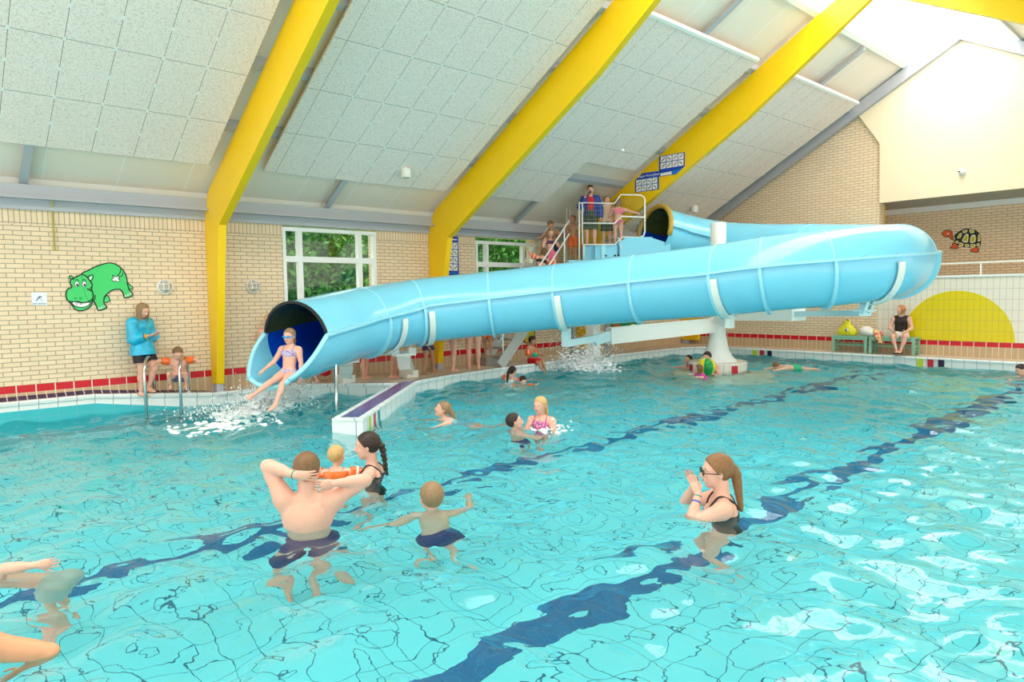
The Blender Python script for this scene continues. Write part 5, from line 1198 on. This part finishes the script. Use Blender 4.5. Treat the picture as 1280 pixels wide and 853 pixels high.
def letter(txt, name, m, parent, o, ux, uy, size, align='CENTER'):
    cu = bpy.data.curves.new(name, 'FONT'); cu.body = txt; cu.size = size; cu.align_x = align; cu.extrude = .0008; cu.materials.append(m)
    tmp = bpy.data.objects.new('t', cu); me = bpy.data.meshes.new_from_object(tmp); bpy.data.objects.remove(tmp); bpy.data.curves.remove(cu); me.name = name
    if not me.materials: me.materials.append(m)
    ob = bpy.data.objects.new(name, me); COL.objects.link(ob); ux, uy = Vector(ux).normalized(), Vector(uy).normalized(); uz = ux.cross(uy); o = Vector(o)-Vector(parent['_o'])
    ob.matrix_basis = Matrix(((ux.x, uy.x, uz.x, o.x), (ux.y, uy.y, uz.y, o.y), (ux.z, uy.z, uz.z, o.z), (0, 0, 0, 1))); ob.parent = parent; return ob
# small square sign
ps = Plate(30, 358, 26.67, 1, WY, -1)
sg = thing('pool_rule_sign', 'small square white no-diving sign on the brick wall left of hippo', 'sign', tuple(ps.p(510, 650)))
m_sgw = mat('sign_white', (.85, .87, .93), .3); m_sgb = mat('sign_black', (.03, .03, .05), .4); m_sgg = mat('sign_grey', (.35, .38, .45), .4)
ps.fill([(240, 210), (750, 210), (775, 640), (265, 640)], 'panel', m_sgw, sg, .004, .006, 0)
ps.line([(405, 490), (470, 400), (540, 355), (600, 358)], 'pictogram', m_sgb, sg, .012, .006, smooth=0); ps.line([(430, 335), (520, 400), (625, 490)], 'pictogram_bar', m_sgg, sg, .012, .004, smooth=0)
ps.fill([(510+36*math.cos(a)+20, 352+22*math.sin(a)) for a in np.linspace(0, 2*PI, 8, endpoint=False)], 'pictogram_head', m_sgb, sg, .012, .003, 0)
for q in ((325, 275), (680, 275)): ps.fill([(q[0]+14*math.cos(a), q[1]+12*math.sin(a)) for a in np.linspace(0, 2*PI, 8, endpoint=False)], 'screw', m_sgg, sg, .011, .002, 0)
o_ = ps.p(515, 605, .013); letter('NIET DUIKEN', 'lettering', m_sgb, sg, o_, (1, 0, 0), (0, 0, 1), .030)
# pictogram boards on the yellow frame
m_pb = mat('poster_blue', (.0, .05, .42), .4); m_pb2 = mat('poster_light_blue', (.0, .18, .62), .4); m_pcell = mat('poster_white', (.88, .82, .80), .4); m_pic = mat('pictogram_ink', (.10, .05, .03), .5); m_pin = mat('pictogram_green', (.02, .25, .15), .5)
def cells(P, root, c00, c10, c01, nx, ny, off, seed, gap=.06):
    """grid cells spanned from c00 by c10-c00 (along) and c01-c00 (down)"""
    rg = random.Random(seed); c00, c10, c01 = [np.array(c, float) for c in (c00, c10, c01)]; ux = (c10-c00)/nx; uy = (c01-c00)/ny
    for j in range(ny):
        for i in range(nx):
            a = c00+ux*(i+gap)+uy*(j+gap); w_, h_ = ux*(1-2*gap), uy*(1-2*gap)
            P.fill([a, a+w_, a+w_+h_, a+h_], 'pictogram_cell', m_pcell, root, off, .002, 0)
            c = a+w_*.5+h_*.5; t = rg.choice([-1, 1]); b0 = c-w_*.25*t-h_*.2; b1 = c+w_*.22*t+h_*.25
            P.line([b0, c+w_*.05, b1], 'pictogram', rg.choice([m_pic, m_pic, m_pin]), root, off+.004, .011, smooth=0)
            P.fill([b0+w_*.09*math.cos(q)+h_*.1*math.sin(q) for q in np.linspace(0, 2*PI, 7, endpoint=False)], 'pictogram_head', m_pic, root, off+.003, .002, 0)
pb = Plate(790, 185, 14.21, 0, 13.5, -1)
r1 = thing('rules_sign', 'lower blue pictogram board with white title on the yellow frame', 'sign', tuple(pb.p(270, 795)), 'pictogram boards')
pb.fill([(60, 575), (95, 545), (190, 450), (480, 410), (480, 737), (60, 797)], 'panel', m_pb, r1, .004, .008, 0)
cells(pb, r1, (75, 572), (460, 512), (78, 792), 4, 2, .013, 3)
o_ = pb.p(310, 505, .014); letter('Regels Waterglijbaan', 'lettering', m_sgw, r1, o_, pb.p(450, 462)-pb.p(160, 505), (0, 0, 1), .075)
r2 = thing('rules_sign', 'upper blue pictogram board with white caption strip on the yellow frame', 'sign', tuple(pb.p(700, 500)), 'pictogram boards')
pb.fill([(485, 155), (940, 75), (940, 322), (790, 467), (485, 512)], 'panel', m_pb, r2, .004, .008, 0)
cells(pb, r2, (508, 155), (928, 83), (508, 388), 4, 2, .013, 8)
pb.fill([(512, 455), (710, 415), (712, 470), (512, 500)], 'caption_strip', m_pcell, r2, .013, .002, 0); pb.fill([(722, 412), (900, 362), (790, 460), (722, 470)], 'corner_field', m_pb2, r2, .013, .002, 0)
pw = Plate(540, 280, 10.67, 1, WY, -1)
r3 = thing('rules_sign', 'tall blue pictogram board on the wall partly behind yellow post', 'sign', tuple(pw.p(270, 690)))
pw.fill([(60, 150), (342, 172), (356, 684), (60, 705)], 'panel', m_pb, r3, .004, .01, 0)
cells(pw, r3, (80, 235), (338, 248), (80, 620), 4, 4, .015, 5)
pw.fill([(80, 190), (325, 202), (325, 220), (80, 212)], 'title_strip', m_pcell, r3, .015, .002, 0); pw.fill([(120, 655), (325, 650), (325, 664), (120, 668)], 'caption_strip', m_pb2, r3, .015, .002, 0)

# wall bulkhead lamps
m_lamp = mat('lamp_glass', (.50, .44, .38), .3)
lamp0 = None
for x, z, lab in ((3.34, 1.83, 'round white caged wall lamp between the hippo and yellow post'), (4.82, 1.84, 'round white caged wall lamp right of the nearest yellow post')):
    L_ = thing('wall_lamp', lab, 'lamp', (x, WY, z), 'bulkhead wall lamps'); Mx = Matrix.Rotation(PI/2, 4, 'X')
    m = MB(); m.lathe([(0, 0), (.125, 0), (.125, .035), (.10, .04)], (x, WY, z), 24, M=Mx); m.build('base', m_whitep, L_)
    m = MB(); m.lathe([(.105, .03), (.09, .07), (.05, .09), (0, .095)], (x, WY, z), 20, M=Mx); m.build('diffuser', m_lamp, L_)
    m = MB(); m.tube([(x+.115*math.cos(a), WY-.045, z+.115*math.sin(a)) for a in np.linspace(0, 2*PI, 24, endpoint=False)], .010, 6, closed=True)
    for t in (-.04, .04):
        m.tube([(x+t, WY-.04, z-.11), (x+t, WY-.105, z-.04), (x+t, WY-.105, z+.04), (x+t, WY-.04, z+.11)], .008, 6); m.tube([(x-.11, WY-.04, z+t), (x-.04, WY-.108, z+t), (x+.04, WY-.108, z+t), (x+.11, WY-.04, z+t)], .008, 6)
    m.build('cage', m_whitep, L_)
# cable on the wall, ceiling devices
q0 = onp(66, 248, 1, 12.33); q1 = onp(68, 309, 1, WY-.03); m = MB(); m.tube([(q0[0], 12.36, q0[2]), (q0[0], WY-.03, 3.0), (q1[0], WY-.03, q1[2])], .012, 6); m.ell((q1[0], WY-.03, q1[2]-.02), (.02, .02, .035)); tag(m.build('hanging_cable', mat('yellow_cable', (.55, .48, .12), .5), uvmode=None), 'thin yellowish cable hanging down the brick wall above the sign', 'cable')
nR = np.array([0, -.4905, -.8714])
def roofpt(x, y): 
    d = ray_(x, y); n = np.array([0, .563, 1.]); P0 = np.array([0, WY, 3.45-.22]); o = np.array([0, 0, CAM_Z]); return o+d*(((P0-o)@n)/(d@n))
for x, y, lab, r_, h_ in ((507, 211, 'white cylindrical speaker hanging from the panels beside middle frame', .095, .16), (868, 258, 'white cylindrical speaker hanging from the panels near slide mouth', .10, .17), (778, 187, 'small oval sensor on ceiling panels left of the rules boards', .045, .04)):
    c_ = roofpt(x, y); S_ = thing('ceiling_speaker' if r_ > .05 else 'ceiling_sensor', lab, 'speaker' if r_ > .05 else 'sensor', tuple(c_)); m = MB()
    m.lathe([(0, .03), (r_, .0), (r_, -h_), (r_*.9, -h_-.01)], tuple(c_), 20); m.build('housing', m_whitep, S_)
    m = MB(); m.lathe([(r_*.88, -h_-.008), (r_*.5, -h_-.002), (0, -h_)], tuple(c_), 20); m.build('grille', m_slat, S_)
c_ = roofpt(888, 187); m = MB(); d_ = np.array([0, -.87, .49]); a_, b_ = c_-d_*.22+nR*.03, c_+d_*.22+nR*.03; m.bar(a_, b_, .13, .04, up=tuple(nR)); fx = thing('ceiling_light', 'narrow rectangular ceiling light beside the rightmost yellow frame', 'light', tuple(c_)); m.build('housing', m_whitep, fx); m = MB(); m.bar(a_+nR*.022+d_*.02, b_+nR*.022-d_*.02, .09, .01, up=tuple(nR)); m.build('louvre', m_slat, fx)
c_ = onp(1203, 215, 0, GX-.08); cm = thing('security_camera', 'small white dome camera on the cream upper wall', 'camera', tuple(c_)); Mx = Matrix.Rotation(-PI/2, 4, 'Y')
m = MB(); m.lathe([(0, 0), (.075, 0), (.075, .05), (.05, .06)], tuple(c_), 20, M=Mx); m.build('base', m_whitep, cm); m = MB(); m.ell((c_[0]-.08, c_[1], c_[2]-.01), (.055, .055, .055)); m.build('dome', m_whitep, cm); m = MB(); m.ell((c_[0]-.125, c_[1]+.03, c_[2]+.0), (.018, .03, .015)); m.build('lens', m_black, cm)
# pool ladder
Ld = thing('pool_ladder', 'pair of stainless pool ladder rails by the hippo wall', 'ladder', tuple(onp(207, 500, 1, 12.1)))
for xd, yd, xw, yw, top in ((193, 12.32, 181.5, 11.80, 446), (236, 12.28, 225.5, 11.76, 446)):
    a = onp(xd, 488, 1, yd); b_ = onp(xw, 488, 1, yw); z0 = .05; zt = onp((xd+xw)/2, top, 1, (yd+yw)/2)[2]
    mid = (a+b_)/2; pts = [(a[0], a[1], z0-.02), (a[0], a[1], zt-.26)]
    for k in range(1, 10):
        t = k/10; pts.append((a[0]+(b_[0]-a[0])*(.5-.5*math.cos(PI*t)), a[1]+(b_[1]-a[1])*(.5-.5*math.cos(PI*t)), zt-.26+.26*math.sin(PI*t)))
    pts += [(b_[0], b_[1], zt-.26), (b_[0], b_[1], -.9)]
    m = MB(); m.tube(pts, .024, 10); rl = m.build('rail', m_steel, Ld); m = MB(); m.lathe([(0, 0), (.05, 0), (.05, .02), (.024, .03)], (a[0], a[1], z0-.02), 16); m.build('flange', m_steel, rl)
    if xd == 193: A_ = b_
    else:
        for z in (-.28, -.55, -.82): m = MB(); m.bar((A_[0], A_[1], z), (b_[0], b_[1], z), .06, .02); m.build('rung', m_steel, Ld)
# bench, bag, towels
m_bg = mat('pale_green_paint', (.28, .52, .38), .45)
for y1, y0, lab in ((7.72, 6.83, 'pale green wooden bench under the yellow bag'), (6.80, 5.74, 'pale green wooden bench the woman in black top sits on')):
    B_ = thing('bench', lab, 'bench', (18.34, (y0+y1)/2, 0), 'green benches')
    for i in range(4): m = MB(); m.box(18.14+i*.105, 18.23+i*.105, y0, y1, .40, .43); m.build('seat_slat', m_bg, B_)
    m = MB(); m.box(18.15, 18.18, y0+.02, y1-.02, .33, .40); m.build('apron', m_bg, B_)
    for y in (y0+.04, y1-.04):
        for x in (18.16, 18.50): m = MB(); m.box(x-.03, x+.03, y-.03, y+.03, 0.0, .40); m.build('leg', m_bg, B_)
        for z in (.12, .22, .32): m = MB(); m.box(18.18, 18.48, y-.012, y+.012, z-.015, z+.015); m.build('side_rung', m_bg, B_)
    m = MB(); m.box(18.31, 18.35, y0+.04, y1-.04, .17, .21); m.build('stretcher', m_bg, B_)
m_bag = mat('yellow_plastic_bag', (.80, .70, .02), .3, bump=1., nscale=18)
by = 7.40; V, F_ = field_mesh([cap((18.33, by-.15, .49), (18.33, by+.15, .49), .085, .085, k=.05), cap((18.33, by-.10, .53), (18.33, by+.0, .78), .10, .05, k=.10), cap((18.33, by+.11, .53), (18.33, by+.01, .78), .10, .05, k=.10), ell((18.33, by, .56), (.11, .20, .12), k=.06)], .012, clips=[((0, 0, .435), (0, 0, -1))])
bag = mesh_obj('carrier_bag', V, F_, m_bag, None); tag(bag, 'yellow plastic carrier bag standing on the green bench', 'bag')
m = MB(); m.tube(spline([(18.32, by-.02, .77), (18.27, by-.04, .83), (18.30, by+.03, .83), (18.32, by+.04, .79)], 5), .014, 6); m.build('handle', m_black, bag, uvmode=None)
m = MB(); m.ell((18.215, by-.02, .58), (.02, .045, .05)); m.build('emblem', m_whitep, bag, uvmode=None); m = MB(); m.ell((18.20, by-.02, .57), (.02, .018, .03)); m.ell((18.20, by-.035, .61), (.015, .012, .015)); m.build('emblem_print', m_black, bag, uvmode=None)
V, F_ = field_mesh([ell((18.33, 6.93, .55), (.16, .17, .13), k=.06), ell((18.28, 6.78, .50), (.14, .14, .09), k=.06)], .012, clips=[((0, 0, .435), (0, 0, -1))]); tag(mesh_obj('towel', V, F_, mat('white_towel', (.86, .80, .72), .9, bump=1., nscale=20), None), 'crumpled white towel bundle on the bench next to the woman', 'towel')
V, F_ = field_mesh([cap((18.2, 6.66, .56), (18.1, 6.56, .42), .06, .07, k=.05), cap((18.1, 6.56, .42), (18.08, 6.50, .30), .07, .05, k=.05), ell((18.3, 6.6, .50), (.1, .1, .07), k=.05)], .011); tag(mesh_obj('towel', V, F_, patt('pink_yellow_towel', (.90, .62, .20), (.80, .10, .18), 14, .5), None), 'pink and yellow patterned towel drooping over the bench edge', 'towel')
# ---------------- splashes
m_foam = mat('water_foam', (.95, .97, .98), .4)
rg = np.random.default_rng(11)
def splash(label, spots, drops, hmesh=.014):
    P = []
    for (c, sx, sy, sz, n, r) in spots:
        for _ in range(n):
            q = np.array(c)+np.clip(rg.normal(size=3), -1.7, 1.7)*np.array([sx, sy, sz]); q[2] = max(q[2], ZW-.01); rr = r*(.4+rg.random()); P.append(ell(q, (rr*1.5, rr*1.5, rr*.7), k=.012))
    V, F_ = field_mesh(P, hmesh); o = mesh_obj('splash_foam', V, F_, m_foam, None); tag(o, label, 'splash', kind='stuff')
    m = MB()
    for (c, sx, sy, sz, n) in drops:
        for _ in range(n):
            q = np.array(c)+rg.normal(size=3)*np.array([sx, sy, sz])*1.0; q[2] = ZW+abs(q[2]-ZW); r = .004+.010*rg.random()**2; m.ell(q, (r, r, r*1.3), 5, 4)
    m.build('droplets', m_foam, o, uvmode=None)
f1 = WP(338, 512); f2 = WP(305, 518); f3 = WP(372, 505); f4 = WP(280, 532)
splash('white foam and spray around the girl leaving the slide', [((*f1[:2], ZW+.06), .20, .18, .10, 260, .030), ((*f2[:2], ZW), .26, .22, .03, 300, .026), ((*f3[:2], ZW+.10), .12, .12, .14, 200, .022), ((*f4[:2], ZW), .40, .28, .008, 320, .022)],
       [((*f1[:2], ZW+.12), .25, .2, .2, 1500), ((*f3[:2], ZW+.15), .15, .15, .22, 900), ((*f2[:2], ZW+.05), .4, .35, .12, 1300)])
g1 = WP(722, 462); g2 = WP(745, 464)
splash('white spray thrown up by the plunging child near the edge', [((*g1[:2], ZW+.10), .30, .25, .20, 330, .028), ((*g2[:2], ZW+.04), .3, .3, .08, 240, .028)], [((*g1[:2], ZW+.3), .35, .3, .34, 1800), ((*g2[:2], ZW+.2), .3, .3, .3, 900)])
for (px_, py_, n_, lab) in ((684, 537, 40, 'thin foam on the water beside the blond girl'),):
    q = WP(px_, py_); splash(lab, [((*q[:2], ZW), .16, .16, .01, n_, .02)], [((*q[:2], ZW+.05), .2, .2, .06, 80)])
# ---------------- outside the windows
m_leaf = mat('leaf_green', (.08, .30, .05), .5, noise=.6, nscale=1.5); m_leaf2 = mat('leaf_light_green', (.20, .50, .08), .5, noise=.5, nscale=2); m_bark = mat('bark', (.12, .08, .05), .8); m_grass = mat('lawn', (.12, .30, .06), .9, noise=.3, nscale=3)
gnd = MB(); gnd.box(-8, 40, 12.8, 60, -.4, -.3); struct(gnd, 'ground_outside', m_grass)
def tree(label, x, y, h_, rx, rz, n, mm, seed):
    rt_ = np.random.default_rng(seed); T_ = thing('tree', label, 'tree', (x, y, -.3), 'trees outside the windows'); m = MB(); m.tube([(x, y, -.35), (x+.1, y, h_*.4), (x-.05, y+.1, h_*.8)], [.16, .12, .05], 8)
    for k in range(6): a = k*1.05; m.tube([(x+.05, y, h_*(.25+.08*k)), (x+rx*.6*math.cos(a), y+rx*.6*math.sin(a), h_*(.4+.09*k))], [.05, .015], 6)
    m.build('trunk', m_bark, T_, uvmode=None)
    c = rt_.normal(size=(n, 3)); c /= np.linalg.norm(c, axis=1)[:, None]; c *= (rt_.random((n, 1))**.45); c = c*np.array([rx, rx, rz])+np.array([x, y, h_*.6]); c[:, 2] = np.maximum(c[:, 2], .0)
    a = rt_.normal(size=(n, 3)); a /= np.linalg.norm(a, axis=1)[:, None]; b = np.cross(a, rt_.normal(size=(n, 3))); b /= np.linalg.norm(b, axis=1)[:, None]; s = (.06+.07*rt_.random((n, 1)))
    V = np.stack([c-a*s, c+b*s*.5, c+a*s, c-b*s*.5], 1).reshape(-1, 3); mesh_obj('foliage', V, np.arange(n*4).reshape(-1, 4), mm, T_, smooth=False)
tree('dark leafy tree filling the left part of the large window', 7.6, 18.2, 4.2, 2.3, 2.9, 22000, m_leaf, 1)
tree('light green tree in the right part of the large window', 11.2, 18.6, 3.6, 2.2, 2.4, 18000, m_leaf2, 2)
tree('dark leafy tree behind the small window', 16.8, 18.5, 4.0, 2.6, 2.8, 20000, m_leaf, 3)
tree('light green tree at the right of the small window', 20.4, 18.6, 3.8, 2.2, 2.5, 10000, m_leaf2, 4)
tree('tall tree between the two windows, seen through the glass', 13.8, 20.5, 4.8, 2.6, 3.0, 9000, m_leaf, 6)
tree('low light green bush below the large window', 8.8, 16.0, 1.2, 1.6, 1.1, 6000, m_leaf2, 5)
# ================================================================= LIGHT, CAMERA
W = bpy.data.worlds.new('world'); S.world = W; W.use_nodes = True
bg = W.node_tree.nodes['Background']; bg.inputs[0].default_value = (1.0, .94, .85, 1); bg.inputs[1].default_value = 1.0
cam = bpy.data.cameras.new('camera'); co = bpy.data.objects.new('camera', cam); COL.objects.link(co)
cam.sensor_width = 36; cam.lens = F_PX/1280*36; cam.clip_start = .05; cam.clip_end = 200
M = Matrix(((CR[0], CU[0], -CF[0], 0), (CR[1], CU[1], -CF[1], 0), (CR[2], CU[2], -CF[2], CAM_Z), (0, 0, 0, 1)))
co.matrix_world = M; S.camera = co
S.view_settings.view_transform = 'Standard'; S.view_settings.look = 'None'; S.view_settings.gamma = 1; S.view_settings.use_curve_mapping = False
S.view_settings.exposure = 1.2
c = S.cycles
c.use_denoising = True
try: c.denoiser = 'OPENIMAGEDENOISE'
except Exception: pass
c.max_bounces = 10; c.diffuse_bounces = 5; c.glossy_bounces = 4; c.transmission_bounces = 8; c.transparent_max_bounces = 12
c.caustics_reflective = True; c.caustics_refractive = True; c.blur_glossy = .5; c.sample_clamp_indirect = 8
for o in list(S.objects):
    if '_o' in o: del o['_o']
